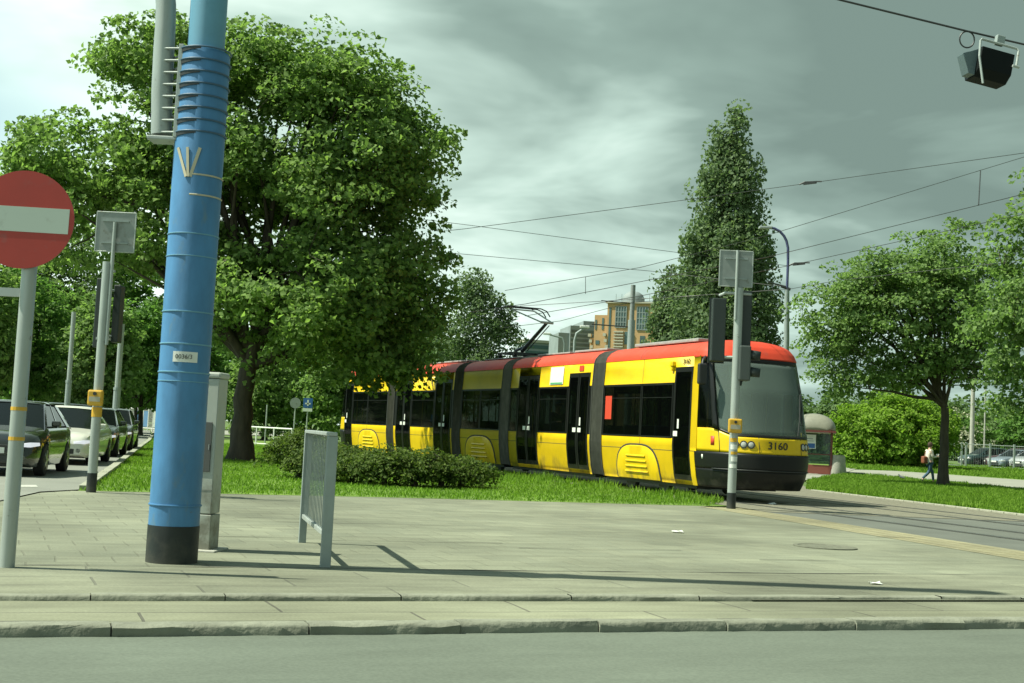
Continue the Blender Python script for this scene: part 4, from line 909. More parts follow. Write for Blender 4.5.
# ------------------------------------------------------------------ cars
def make_car(root_name, label, loc, rz, paint, L_=4.4, W_=1.78, H_=1.46, kind='sedan', group=None, lights=True, cat='car'):
    """front at local x=0 pointing to -x, length along +x"""
    root = empty(root_name, loc, rz, label=label, cat=cat, group=group)
    hw = W_ / 2; wr = .315; fx = .84; rx = L_ - (.86 if kind != 'sedan' else 1.0); belt = .90 * H_ / 1.46
    if kind == 'sedan': top = [(0, .52), (.06, .68), (.35, .78), (1.25, .92), (L_ - .95, .98), (L_ - .1, .93), (L_, .70)]; ca = (1.05, 1.95, L_ - 1.75, L_ - .75)
    elif kind == 'hatch': top = [(0, .52), (.06, .72), (.35, .84), (1.15, .98), (L_ - .35, .99), (L_ - .05, .93), (L_, .70)]; ca = (.95, 1.75, L_ - .95, L_ - .12)
    elif kind == 'estate': top = [(0, .55), (.06, .74), (.35, .86), (1.2, 1.0), (L_ - .3, 1.02), (L_ - .03, .95), (L_, .7)]; ca = (1.05, 1.8, L_ - .55, L_ - .08)
    else: top = [(0, .6), (.05, .9), (.3, 1.05), (.9, 1.15), (L_ - .2, 1.15), (L_ - .02, 1.0), (L_, .7)]; ca = (.7, 1.35, L_ - .25, L_ - .04)
    k_ = H_ / 1.46; top = [(a, b_ * (k_ ** .5)) for a, b_ in top]
    X_ = sorted(set([round(q, 3) for q in list(np.linspace(0, L_, 29)) + [.03, L_ - .03] + [fx + wr * 1.15 * s_ for s_ in (-1, -.97, -.9, -.7, -.4, 0, .4, .7, .9, .97, 1)] + [rx + wr * 1.15 * s_ for s_ in (-1, -.97, -.9, -.7, -.4, 0, .4, .7, .9, .97, 1)]]))
    tp = lambda x: float(np.interp(x, [q[0] for q in top], [q[1] for q in top]))
    wd = lambda x: hw * float(np.interp(x, [0, .08, .35, .9, L_ - .9, L_ - .3, L_ - .06, L_], [.72, .86, .95, 1, 1, .96, .90, .80]))
    rows = []
    for x in X_:
        bz = float(np.interp(x, [0, .1, L_ - .1, L_], [.26, .19, .20, .30])); z_t = tp(x); w_ = wd(x)
        for wx in (fx, rx):
            dx = abs(x - wx) / (wr * 1.15)
            if dx <= 1: bz = max(bz, .30 + wr * 1.15 * math.sqrt(max(0, 1 - dx * dx)))
        h_ = z_t - .2
        prof = [(0, z_t + .015), (w_ * .5, z_t + .01), (w_ * .80, z_t - .01), (w_ * .93, z_t - .05), (w_ * .985, z_t - .14), (w_, max(bz + .02, .2 + h_ * .52)), (w_ * .985, max(bz + .01, .2 + h_ * .25)), (w_ * .94, bz), (w_ * .5, max(bz, .2) if bz < .3 else bz)]
        rows.append([(x, -y, z) for y, z in prof[::-1]] + [(x, y, z) for y, z in prof[1:]])
    mb_ = MB(); mb_.grid(rows); mb_.add(rows[0], [list(range(len(rows[0])))]); mb_.add(rows[-1], [list(range(len(rows[-1])))])
    body = mb_.build('body', paint, root, smooth=38)
    # greenhouse
    a0, a1, a2, a3 = ca; bw = hw * .90; rw = hw * .70; zb = lambda x: tp(x) - .03; zr = H_
    def ring(x, z, w_): return x, z, w_
    rf = [(a1, zr - .035, rw * .96), (a1 + .25, zr - .005, rw), ((a1 + a2) / 2, zr, rw), (a2 - .2, zr - .02, rw * .98), (a2, zr - .06, rw * .94)]
    def gp(t_, s_, x_roof, z_roof, w_roof, x_b):  # point between belt and roof
        return Vector((x_b + (x_roof - x_b) * t_, s_ * (bw + (w_roof - bw) * t_), zb(x_b) + (z_roof - zb(x_b)) * t_ + .03 * math.sin(math.pi * t_) * 0))
    mb_ = MB(); rr_ = []
    for (x, z, w_) in [(a1 - .03, zr - .055, rw * .95)] + rf + [(a2 + .03, zr - .085, rw * .92)]: rr_.append([(x, -w_, z - .035), (x, -w_ * .9, z), (x, -w_ * .4, z + .018), (x, w_ * .4, z + .018), (x, w_ * .9, z), (x, w_, z - .035)])
    mb_.grid(rr_); mb_.build('roof', paint, root, smooth=50)
    cg = M['carglass']
    mb_ = MB(); mb_.grid([[gp(t_, s_, a1, zr - .05, rw * .93, a0) + Vector((-.06 * (1 - s_ * s_) * (1 - t_ * .5), 0, 0)) for s_ in (-1, -.6, 0, .6, 1)] for t_ in (0, .35, .7, 1)]); mb_.build('windscreen', cg, root, smooth=60)
    mb_ = MB(); mb_.grid([[gp(t_, s_, a2, zr - .08, rw * .90, a3) + Vector((.05 * (1 - s_ * s_), 0, 0)) for s_ in (-1, -.6, 0, .6, 1)] for t_ in (0, .35, .7, 1)]); mb_.build('rear_window', cg, root, smooth=60)
    mm_ = (a1 + a2) / 2
    def sidept(x_b, t_, s_, o_=0):
        f_ = (x_b - a0) / (a3 - a0); x_r = a1 + (a2 - a1) * f_; p = gp(t_, s_, x_r, zr - .05 - .03 * f_, rw * .97, x_b); p.y += s_ * o_; return p
    for s_ in (-1, 1):
        cuts = [a0 + .22, a0 + (a3 - a0) * .44, a0 + (a3 - a0) * .47, a0 + (a3 - a0) * .80]
        for q0, q1 in ((cuts[0], cuts[1]), (cuts[2], cuts[3])):
            mb_ = MB(); mb_.grid([[sidept(q0 + (q1 - q0) * i / 4, t_, s_, .0) for i in range(5)] for t_ in (.04, .5, .95)]); mb_.build('side_window', cg, root, solid=.005)
        mb_ = MB()
        for q0, q1, o_ in ((a0 - .02, a0 + .22, .004), (cuts[1], cuts[2], .001), (cuts[3], a3 + .02, .004)):
            mb_.grid([[sidept(q0 + (q1 - q0) * i / 2, t_, s_, o_) for i in range(3)] for t_ in (-.02, .5, 1.0)])
        mb_.build('pillar', paint, root, solid=.02)
    # interior block so that the glass does not show the far side empty
    mb_ = MB()
    for q in (a1 + .35, a1 + 1.25):
        for y_ in (-.38, .38):
            if q + .3 < a3 - .2: mb_.box(q, q + .14, y_ - .22, y_ + .22, .55, 1.12 * k_); mb_.box(q, q + .10, y_ - .12, y_ + .12, 1.14 * k_, 1.30 * k_)
    mb_.box(a0 + .35, a0 + .6, -hw * .8, hw * .8, .6, zb(a0 + .3) + .02)
    mb_.build('seats', M['inter'], root, bevel=.02)
    # wheels
    for wx in (fx, rx):
        for s_ in (-1, 1):
            y_ = s_ * (hw - .10); mb_ = MB(); mb_.cyl((wx, y_ - .10, wr), (wx, y_ + .10, wr), wr, n=28)
            wh = mb_.build('wheel', M['tyre'], root, smooth=40, bevel=.02)
            mb_ = MB(); yo = s_ * (hw + .004); mb_.cyl((wx, yo - s_ * .03, wr), (wx, yo, wr), wr * .68, wr * .62, n=24)
            rm = mb_.build('rim', M['dark'], wh)
            for a_ in range(5):
                an = a_ * 2 * math.pi / 5; c_, sn = math.cos(an), math.sin(an)
                mb_.v, mb_.f, mb_.m = [], [], []
                mb_.obox((wx + c_ * wr * .32, yo + s_ * .006, wr + sn * wr * .32), Vector((c_, 0, sn)), Vector((0, 1, 0)), Vector((-sn, 0, c_)), wr * .30, .008, .03)
                mb_.build('spoke', M['rim'], wh)
    # dark underbody
    mb_ = MB(); mb_.box(.25, L_ - .25, -hw * .80, hw * .80, .17, .42); mb_.build('underbody', M['dark'], root)
    # details
    zf = tp(.06)
    for s_ in (-1, 1):
        mb_ = MB(); pts = [(.10, s_ * hw * .93 * .93, zf - .10), (.03, s_ * hw * .60, zf - .11)]
        mb_.grid([[(.24, s_ * hw * .955, zf - .06), (.06, s_ * hw * .80, zf - .06), (.012, s_ * hw * .52, zf - .10)], [(.24, s_ * hw * .965, zf - .12), (.05, s_ * hw * .82, zf - .15), (-.005, s_ * hw * .54, zf - .15)]])
        mb_.build('headlight', M['headl'] if lights else M['lens'], root, solid=.02)
        mb_ = MB(); xr = L_ - .09; mb_.grid([[(xr - .0, s_ * hw * .84, .88), (xr + .05, s_ * hw * .78, .88), (L_ + .012, s_ * hw * .62, .86)], [(xr + .0, s_ * hw * .85, .70), (xr + .06, s_ * hw * .79, .70), (L_ + .02, s_ * hw * .62, .70)]])
        mb_.build('tail_light', M['redst'], root, solid=.02)
        mb_ = MB(); mb_.obox((a0 + .42, s_ * (hw + .06), zb(a0 + .4) + .08), Vector((1, 0, 0)), Vector((0, 1, 0)), Vector((0, 0, 1)), .06, .09, .06)
        mb_.build('door_mirror', paint if kind != 'van' else M['dark'], root, bevel=.03)
        mb_ = MB(); mb_.cyl((.02, s_ * hw * .66, .36), (-.0, s_ * hw * .66, .36), .055, n=14); mb_.build('fog_lamp', M['lens'], root)
    mb_ = MB(); mb_.box(-.012, .05, -hw * .42, hw * .42, zf - .26, zf - .12); mb_.box(-.005, .06, -hw * .55, hw * .55, .27, .40); mb_.build('grille', M['dark'], root, bevel=.01)
    mb_ = MB(); mb_.box(-.025, -.013, -.26, .26, .44, .55); mb_.build('number_plate', M['white'], root)
    mb_ = MB()
    for s_ in (-1, 1):
        for xq in (a0 + .25, a0 + (a3 - a0) * .45): mb_.add([(xq, s_ * (wd(xq) + .002), .35), (xq + .012, s_ * (wd(xq) + .002), .35), (xq + .012, s_ * (hw * .985 + .002), tp(xq) - .14), (xq, s_ * (hw * .985 + .002), tp(xq) - .14)], [(0, 1, 2, 3)])
    mb_.build('door_gap', M['dark'], root, recalc=False)
    return root
M['headl'] = mat('lit_headlight', (.45, .46, .50), .2, emit=(.9, .92, 1.0, .35))
pb_ = mat('paint_black', (.012, .016, .012), .22, coat=1.0); pw = mat('paint_white', (.62, .63, .56), .3, coat=.8); pg = mat('paint_dark_green', (.022, .035, .024), .25, coat=1.0); pd = mat('paint_graphite', (.06, .07, .07), .25, coat=1.0)
ps = mat('paint_silver_blue', (.24, .29, .34), .3, metal=.4, coat=.8); pr = mat('paint_petrol', (.02, .045, .045), .25, coat=1.0); pm = mat('paint_maroon', (.06, .02, .025), .25, coat=1.0)
qh = R(90 + 13.0)          # the cars' length runs away from the camera and to the left
def qcar(px, dep, **k):
    """px: where the front wheel on the tram's side meets the road"""
    A = D(px, 460, dep); d = Vector((math.cos(k['rz']), math.sin(k['rz']), 0)); s_ = Vector((d.y, -d.x, 0)); c_ = Vector((A.x, A.y, 0)) - d * .84 - s_ * (k.get('W_', 1.78) / 2 - .02); c_.z = .012
    rz = k.pop('rz'); return make_car('queued_car', k.pop('label'), c_, rz, k.pop('paint'), **k)
qcar(45, 26.0, rz=R(99.5), label='black hatchback with lit headlights, nearest of the queue, behind the no-entry post', paint=pb_, kind='hatch', L_=4.2, H_=1.47, group='cars queuing on the side road')
qcar(94, 32.8, rz=R(100), label='white saloon second in the queue behind the black hatchback', paint=pw, kind='sedan', L_=4.6, H_=1.44, group='cars queuing on the side road')
qcar(116.5, 40.0, rz=R(100.5), label='dark green car third in the queue, right behind the white saloon', paint=pg, kind='hatch', L_=4.1, H_=1.46, group='cars queuing on the side road')
qcar(131, 48.0, rz=R(102), label='dark graphite car last in the queue, beside the blue mast', paint=pd, kind='hatch', L_=4.2, H_=1.50, group='cars queuing on the side road')
for i, (px, dep, pt, kd, H_, lb) in enumerate(((14, 66, ps, 'van', 1.75, 'silver van parked in the distance above the black car roof'), (50, 74, pd, 'estate', 1.7, 'grey estate parked far behind the white saloon'))):
    p = D(px, 430, dep); make_car('parked_car', lb, (p.x, p.y, 0), R(60), pt, L_=4.6, H_=H_, kind=kd, group='vehicles parked far off on the left', lights=False, cat='van' if kd == 'van' else 'car')
def rcar(px, dep, rz, **k):
    p = D(px, 455, dep); return make_car('parked_car', k.pop('label'), (p.x, p.y, .55 + .03), rz, k.pop('paint'), group='cars in the car park on the right', lights=False, **k)
rcar(962, 99, R(8), label='petrol green hatchback half behind the street tree trunk', paint=pr, kind='hatch', L_=4.3, H_=1.48)
rcar(985, 97.5, R(-12), label='dark maroon estate with bright rear lamp behind the fence', paint=pm, kind='estate', L_=4.6, H_=1.52)
rcar(994, 93, R(22), label='silver blue car with pale headlight behind the fence post', paint=ps, kind='sedan', L_=4.5, H_=1.4)
rcar(1017, 91, R(30), label='pale silver car cut by the right edge', paint=mat('paint_silver', (.40, .42, .42), .3, metal=.4, coat=.6), kind='hatch', L_=4.2, H_=1.45)

# ------------------------------------------------------------------ blue mast and what is strapped to it
b = G(165.5, 564.5); b.z = 0; MX, MY = b.x, b.y + .20
mast = empty('blue_mast', (MX, MY, 0), label='thick blue steel mast with black base, white label and thinner pale top, left foreground', cat='mast')
r0 = .225
mb = MB(); mb.lathe([(r0, .33), (r0, 4.62), (r0 - .01, 4.66), (.168, 4.665)], 40); shaft = mb.build('lower_shaft', M['blue'], mast, smooth=40)
mb = MB(); mb.lathe([(.168, 4.66), (.165, 11.0)], 36); mb.build('upper_shaft', M['lblue'], mast, smooth=40)
mb = MB(); mb.lathe([(r0 + .004, 0.0), (r0 + .004, .335)], 40); mb.build('base', M['mblack'], mast, smooth=40)
def zat(py): # height on the mast of an image row
    return D(185, py, MY)[2]
for py, r_, mt in ((236, .007, 'blue'), (258, .006, 'blue'), (313, .008, 'blue'), (345, .008, 'blue'), (373, .008, 'blue'), (382, .005, 'blue'), (505, .010, 'blue')):
    mb = MB(); n_ = 40; mb.tube([(math.cos(a) * (r0 + .002), math.sin(a) * (r0 + .002), zat(py)) for a in np.linspace(0, 2 * math.pi, n_ + 1)], r_, 6); mb.build('band', M['lblue'] if py < 505 else M['blue'], mast, smooth=60)
for py in (178, 198):
    mb = MB(); n_ = 16; mb.tube([(math.cos(a) * (r0 + .003), math.sin(a) * (r0 + .003), zat(py)) for a in np.linspace(-1.6, .2, n_)], .008, 6); mb.build('strap', M['tape'], mast, smooth=60)
def onmast(px, z, off=.004):     # angle on the mast's front from an image column
    cx = 187.; a = math.asin(max(-.95, min(.95, (px - cx) / 25.5))); return Vector((math.sin(a) * (r0 + off), -math.cos(a) * (r0 + off), z))
def mastpatch(x0, z0, x1, z1, w_, mt, name):
    p0 = onmast(x0, z0); p1 = onmast(x1, z1); n_ = Vector((p0.x + p1.x, p0.y + p1.y, 0)).normalized(); d = (p1 - p0).normalized(); s_ = d.cross(n_)
    mb_ = MB(); mb_.obox((p0 + p1) / 2 + n_ * .004, d, s_, n_, (p1 - p0).length / 2, w_, .004); return mb_.build(name, mt, mast)
zt, zb_ = zat(152), zat(181)
mastpatch(171, zt, 182, zb_, .013, M['tape'], 'tape_strip'); mastpatch(181.5, zt, 184, zb_, .012, M['tape'], 'tape_strip'); mastpatch(194, zt, 186, zb_, .014, M['tape'], 'tape_strip')
# white label with an illegible serial
zl = zat(358); cx_ = .0
mb = MB(); lab_a = [(px - 187) / 25.5 for px in np.linspace(181, 204, 9)]
mb.grid([[(math.sin(math.asin(a)) * (r0 + .004), -math.cos(math.asin(a)) * (r0 + .004), zl + dz) for a in lab_a] for dz in (-.047, .047)])
lb_ = mb.build('label_plate', M['white'], mast, solid=.003)
o = text_obj('label_number', '0036/3', .056, M['dgrey'], lb_, (0, 0, 0), (1, 0, 0), (0, 0, 1), ext=.001); o.location = (.046, -(r0 + .006), zl)
# curved grey pole clamped on by a comb of rods and hoops
px_ = -.37
def mx(px, py): p = D(px, py, MY - .02); return (p.x - MX, -.02, p.z)
lp = empty('lamp_pole', (MX, MY, 0), label='light grey curved pole clamped to the upper left of the blue mast', cat='pole')
path = [mx(161.5, 135), mx(162, 90), mx(164, 50), mx(165.5, 25), mx(166, 5), mx(163, -30), mx(150, -90), mx(110, -190), mx(40, -260)]
mb = MB(); mb.tube(path, [.095, .095, .095, .093, .092, .088, .08, .07, .06], 20); pole_ = mb.build('tube', M['galv'], lp, smooth=50)
mb = MB(); c0 = Vector(mx(161.5, 139)); mb.box(c0.x - .11, c0.x + .19, -.12, .12, c0.z - .022, c0.z + .012); mb.build('foot_plate', M['galv'], lp, bevel=.008)
HOOP = mat('hoop_blue', (.05, .11, .18), .5)
zA, zB = D(178, 50, MY)[2], D(178, 138, MY)[2]; xa_ = D(181, 95, MY)[0] - MX + .01
mb = MB(); mb.obox((xa_, -.11, (zA + zB) / 2), Vector((1, 0, 0)), Vector((0, 1, 0)), Vector((0.0, 0, 1)), .022, .03, (zA - zB) / 2 + .02); mb.build('clamp_bar', M['galv'], lp, bevel=.004)
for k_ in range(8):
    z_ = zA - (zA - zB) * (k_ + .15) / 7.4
    mb = MB(); mb.tube([(xa_ - .18, -.10, z_ - .004), (xa_ + .0, -.115, z_)], .011, 8); mb.tube([(xa_ - .15, .06, z_ - .06), (xa_ + .0, -.10, z_ - .06)], .010, 8)
    an0 = math.pi * 1.13
    mb.build('clamp_rod', M['galv'], lp, smooth=60); mb = MB()
    mb.tube([(xa_, -.13, z_)] + [(math.cos(a) * (r0 + .008), math.sin(a) * (r0 + .008), z_ - .0) for a in np.linspace(math.pi * 1.25, math.pi * 2.6, 22)], .0085, 6)
    mb.build('clamp_hoop', HOOP, lp, smooth=60)
    mb = MB(); aa = np.linspace(math.pi * 1.08, math.pi * 1.52, 12); mb.grid([[(math.cos(a) * (r0 + .006), math.sin(a) * (r0 + .006), z_ - .008 - h2 * (1 - i / 11 * .7)) for i, a in enumerate(aa)] for h2 in (0, .045)]); mb.build('rod_shade', M['dark'], lp, solid=.004)  # dark wedges on the mast stand in for the clamp rods' shadows
# cabinet
b = G(208, 552); mbx0 = b.x - .38
cabn = empty('utility_cabinet', (b.x - .13, b.y + .14, 0), R(-6), label='tall narrow pale grey cabinet with dark door panel, close behind the blue mast', cat='cabinet')
mb = MB(); mb.box(-.24, .155, -.14, .14, .02, .36); mb.build('plinth', M['cab'], cabn, bevel=.006)
mb = MB(); mb.box(-.235, .150, -.136, .136, .37, 1.70); bd = mb.build('housing', M['cab'], cabn, bevel=.008)
mb = MB(); mb.box(-.25, .165, -.15, .15, 1.705, 1.765); mb.build('lid', M['cab'], cabn, bevel=.02)
mb = MB(); mb.box(-.03, .110, -.146, -.138, .78, 1.27); dp_ = mb.build('door_panel', M['dgrey'], cabn, bevel=.003)
mb = MB(); mb.box(.09, .10, -.165, -.147, 1.0, 1.05); mb.build('handle', M['steel'], dp_)
mb = MB(); mb.box(-.235, .150, -.139, -.137, .60, .603); mb.build('door_joint', M['dgrey'], bd)
mb = MB(); mb.box(-.055, -.04, -.15, -.137, .86, .90); mb.box(-.055, -.04, -.15, -.137, 1.2, 1.24); mb.build('hinge', M['dark'], bd)
mb = MB(); mb.box(-.32, .24, -.22, .22, -.02, .022); mb.build('foundation', M['conc'], cabn, bevel=.01)
# barrier
A = G(325, 567.5); A.z = 0; B = G(302, 543); B.z = 0; d = (B - A).normalized(); s_ = Vector((-d.y, d.x, 0)); L_ = (B - A).length; Hb = 1.2
bar = empty('pedestrian_barrier', A, math.atan2(d.y, d.x), label='grey metal pedestrian barrier of two posts and close upright bars, end-on', cat='barrier')
for x_, w_ in ((0, .048), (L_, .04)):
    mb = MB(); mb.box(x_ - .03, x_ + .03, -w_, w_, -.03, Hb); mb.build('post', M['grey'], bar, bevel=.006)
mb = MB(); mb.box(-.04, L_ + .04, -.04, .04, Hb, Hb + .035); mb.build('top_rail', M['galv'], bar, bevel=.006)
mb = MB(); mb.box(.04, L_ - .04, -.022, .022, .27, .315); mb.build('bottom_rail', M['galv'], bar, bevel=.004)
mb = MB(); n_ = 17
for i in range(n_): x_ = .08 + (L_ - .16) * i / (n_ - 1); mb.box(x_ - .005, x_ + .005, -.005, .005, .315, Hb)
mb.build('bars', M['grey'], bar)
# no-entry sign
b = G(3, 568); 
ne = empty('no_entry_sign', (b.x, b.y, 0), R(0), label='round red no-entry sign with white bar on a grey post, left edge', cat='road sign')
zc_ = D(26, 221, b.y)[2]; xc_ = D(26, 221, b.y)[0] - b.x; rs_ = .412
mb = MB(); mb.tube([(0.03, 0, -.02), (0.03, 0, zc_ + .2)], .062, 20); mb.build('post', M['galv'], ne, smooth=50)
def disc(mb_, r_, y0, y1, n=56): mb_.add([(r_ * math.cos(2 * math.pi * k / n), y, r_ * math.sin(2 * math.pi * k / n)) for y in (y0, y1) for k in range(n)], [tuple(range(n)), tuple(range(2 * n - 1, n - 1, -1))] + [(k, (k + 1) % n, n + (k + 1) % n, n + k) for k in range(n)])
mb = MB(); disc(mb, rs_, -.075, -.06); dk = mb.build('sign_disc', M['sred'], ne); dk.location = (xc_, 0, zc_); dk.rotation_euler = (R(-2), 0, R(4))
mb = MB(); mb.box(-rs_ * .90, rs_ * .90, -.0785, -.0752, -.105, .105); wb_ = mb.build('white_bar', M['swhite'], dk)
mb = MB(); disc(mb, rs_ * .98, -.0595, -.05); mb.build('sign_back', M['signback'], dk)
for z_ in (-.15, .15): mb = MB(); mb.box(-.15, .12, -.052, .06, z_ - .02, z_ + .02); mb.build('clamp', M['galv'], dk)
mb = MB(); z_ = D(6, 292, b.y)[2]; mb.box(-.9, -.03, -.02, .02, z_ - .035, z_ + .035); mb.build('bracket_arm', M['galv'], ne)
for z_ in (D(8, 410, b.y)[2], D(8, 440, b.y)[2]): mb = MB(); mb.lathe([(.064, 0), (.064, .03)], 16, (0.03, .0, z_)); mb.build('yellow_band', M['byel'], ne)

def plate_sign(parent, cx, cz, w_, h_, y_, name='sign_plate'):
    mb_ = MB(); mb_.box(cx - w_ / 2, cx + w_ / 2, y_, y_ + .012, cz - h_ / 2, cz + h_ / 2); pl = mb_.build(name, M['signback'], parent, bevel=.004)
    for dz in (-.28, .28): mb_ = MB(); mb_.box(cx - w_ * .34, cx + w_ * .34, y_ - .02, y_, cz + dz * h_ - .012, cz + dz * h_ + .012); mb_.build('stiffener', M['grey'], pl)
    mb_ = MB(); e_ = .012
    for a, b_ in (((-1, 1), (1, 1)), ((-1, -1), (1, -1)), ((-1, -1), (-1, 1)), ((1, -1), (1, 1))): mb_.tube([(cx + a[0] * w_ / 2, y_ + .005, cz + a[1] * h_ / 2), (cx + b_[0] * w_ / 2, y_ + .005, cz + b_[1] * h_ / 2)], e_, 6)
    mb_.build('rim_edge', M['galv'], pl)
    return pl
# left signal post
b = G(91, 492.5); b.z = 0
def rel(px, py, b_, dy=0): p = D(px, py, b_.y + dy); return Vector((p.x - b_.x, dy, p.z))
ls = empty('signal_post', b, label='grey signal post with black foot, back-facing square sign and yellow box, beside the queue', cat='traffic signal')
zt = rel(108, 262, b).z; mb = MB(); mb.tube([(0, 0, .30), (0, 0, zt)], .078, 18); mb.build('post', M['galv'], ls, smooth=50)
mb = MB(); mb.tube([(0, 0, -.02), (0, 0, .32)], .082, 18); mb.build('foot', M['mblack'], ls, smooth=50)
p = rel(114, 232, b); z0_ = rel(109, 345, b).z
mb = MB(); mb.tube([(.09, -.04, z0_), (.09, -.04, p.z + .16)], .03, 12); mb.build('sign_tube', M['galv'], ls, smooth=50)
plate_sign(ls, .095, p.z, .65, .66, .0)
for z_ in (z0_ + .1, zt - .15): mb = MB(); mb.box(-.09, .13, -.05, .05, z_ - .02, z_ + .02); mb.build('clamp', M['galv'], ls)
za, zb2 = rel(98, 277, b).z, rel(95, 347, b).z
mb = MB(); mb.box(-.20, -.075, .12, .42, zb2, za); h1 = mb.build('signal_head', M['sig'], ls, bevel=.02)
mb = MB(); mb.box(.09, .21, .14, .40, zb2 + .1, za - .1); h1 = mb.build('signal_head', M['sig'], ls, bevel=.02)
for z_ in (zb2 + .2, za - .2): mb = MB(); mb.tube([(0, 0, z_), (-.13, .2, z_)], .02, 8); mb.tube([(0, 0, z_), (.13, .2, z_)], .02, 8); mb.build('bracket', M['grey'], ls)
def button_box(parent, z_, s_=1.0):
    mb_ = MB(); mb_.box(-.125 * s_, .125 * s_, -.17, -.07, z_ - .13 * s_, z_ + .13 * s_); bx = mb_.build('button_box', M['byel'], parent, bevel=.03)
    mb_ = MB(); mb_.box(-.09 * s_, .09 * s_, -.176, -.171, z_ - .06 * s_, z_ + .02 * s_); mb_.build('button_plate', M['pale'], bx)
    mb_ = MB(); mb_.cyl((0, -.185, z_ + .07 * s_), (0, -.17, z_ + .07 * s_), .03, n=14); mb_.build('button', M['dark'], bx)
button_box(ls, rel(95, 398, b).z, 1.0)
mb = MB(); zz = rel(95, 412, b).z; mb.lathe([(.083, -.08), (.083, .08)], 16, (0, 0, zz)); mb.build('yellow_sticker', M['byel'], ls)
# centre signal post
b = G(731, 509); b.z = 0
cs_ = empty('signal_post', b, label='grey signal post with black foot and dark signal heads in front of the tram cab', cat='traffic signal')
zt = rel(741, 288, b).z; mb = MB(); mb.tube([(0, 0, .25), (0, 0, zt)], .088, 20); mb.build('post', M['galv'], cs_, smooth=50)
mb = MB(); mb.tube([(0, 0, -.02), (0, 0, .33)], .093, 20); mb.build('foot', M['mblack'], cs_, smooth=50)
p = rel(736, 269, b); mb = MB(); mb.tube([(-.07, -.07, rel(735, 320, b).z), (-.07, -.07, p.z + .38)], .032, 12); mb.build('sign_tube', M['galv'], cs_, smooth=50)
plate_sign(cs_, -.085, p.z, .68, .74, -.035)
za, zb2 = rel(720, 298, b).z, rel(718, 361, b).z; xc = rel(719, 330, b).x
mb = MB(); mb.box(xc - .14, xc + .14, .02, .30, zb2, za); hd_ = mb.build('signal_head', M['sig'], cs_, bevel=.02)
mb = MB(); mb.box(xc - .17, xc + .17, .28, .30, zb2 - .03, za + .03); mb.build('backing_board', M['sig'], hd_)
for k_ in range(3):
    z_ = zb2 + (za - zb2) * (k_ + .5) / 3; mb = MB(); mb.tube([(xc, .30, z_), (xc, .52, z_ - .03)], .11, 14, caps=False); mb.build('visor', M['sig'], hd_, solid=.006)
x2 = rel(745, 325, b).x + .05; mb = MB(); mb.box(x2 - .11, x2 + .10, .10, .34, rel(745, 352, b).z, rel(746, 290, b).z); mb.build('signal_head', M['sig'], cs_, bevel=.02)
mb = MB(); z_ = rel(740, 296, b).z; mb.tube([(xc, .1, z_), (xc + .1, -.0, z_ + .05), (0, 0, z_ + .05), (.26, .05, z_ + .05)], .03, 8); mb.build('bracket', M['galv'], cs_)
mb = MB(); z_ = rel(740, 360, b).z; mb.tube([(xc, .1, z_ + .05), (0, 0, z_ + .05)], .03, 8); mb.build('bracket', M['galv'], cs_)
za, zb2 = rel(745, 346, b).z, rel(744, 381, b).z; 
mb = MB(); mb.box(.03, .27, -.16, .13, zb2, za); sh_ = mb.build('side_signal_head', mat('signal_grey', (.06, .075, .07), .5), cs_, bevel=.03)
for k_ in range(2):
    z_ = zb2 + (za - zb2) * (.26 + .48 * k_); mb = MB(); mb.tube([(.26, -.02, z_ + .01), (.48, -.05, z_ - .01)], [.10, .09], 16, caps=False); mb.build('visor', M['sig'], sh_, solid=.008, smooth=60)
    mb = MB(); mb.cyl((.265, -.02, z_), (.275, -.02, z_), .085, n=16); mb.build('lamp_lens', M['dark'], sh_)
mb = MB(); mb.tube([(0, 0, zb2 - .08), (.1, 0, zb2 - .08), (.12, 0, zb2 + .02)], .03, 8); mb.build('bracket', M['sig'], cs_)
button_box(cs_, rel(735, 426, b).z, 1.12)
for (py, c_, hh) in ((447, 'white', .05), (453, 'byel', .03), (459, 'white', .05), (440, 'byel', .04), (466, 'white', .04)):
    z_ = rel(733, py, b).z; mb = MB(); n_ = 10
    a0_ = -2.6 + (py % 5) * .1; mb.grid([[(math.cos(a) * .0915, math.sin(a) * .0915, z_ + dz) for a in np.linspace(a0_, a0_ + 1.7, n_)] for dz in (-hh, hh)]); mb.build('sticker', M[c_], cs_, solid=.002)
# small rear street signs, railing and poles on the left
for (px, py, dep, kd, lb) in ((308, 404, 84, 'sq', 'small blue square road sign on a thin pole behind the hedge'), (295.5, 403, 82, 'rd', 'round sign seen from behind, left of the blue sign'), (267, 408, 80, 'none', 'bare thin grey post behind the railing')):
    top = D(px, py, dep); b = Vector((top.x, dep, 0)); o = empty('road_sign' if kd != 'none' else 'sign_post', b, label=lb, cat='road sign' if kd != 'none' else 'post')
    mb = MB(); mb.tube([(0, 0, 0), (0, 0, top.z + .2)], .045, 8); mb.build('pole', M['galv'], o)
    if kd == 'sq':
        mb = MB(); mb.box(-.30, .30, -.06, -.04, top.z - .25, top.z + .38); q = mb.build('sign_plate', M['sblue'], o)
        mb = MB(); mb.box(-.05, .05, -.07, -.062, top.z - .12, top.z + .26); mb.box(-.18, .18, -.07, -.062, top.z - .02, top.z + .07); mb.build('symbol', M['white'], q)
        mb = MB(); mb.box(-.30, .30, -.06, -.04, top.z - .48, top.z - .28); mb.build('lower_plate', M['white'], o)
    if kd == 'rd': mb = MB(); disc(mb, .34, -.05, -.03, 28); q = mb.build('sign_disc', M['signback'], o); q.location.z = top.z
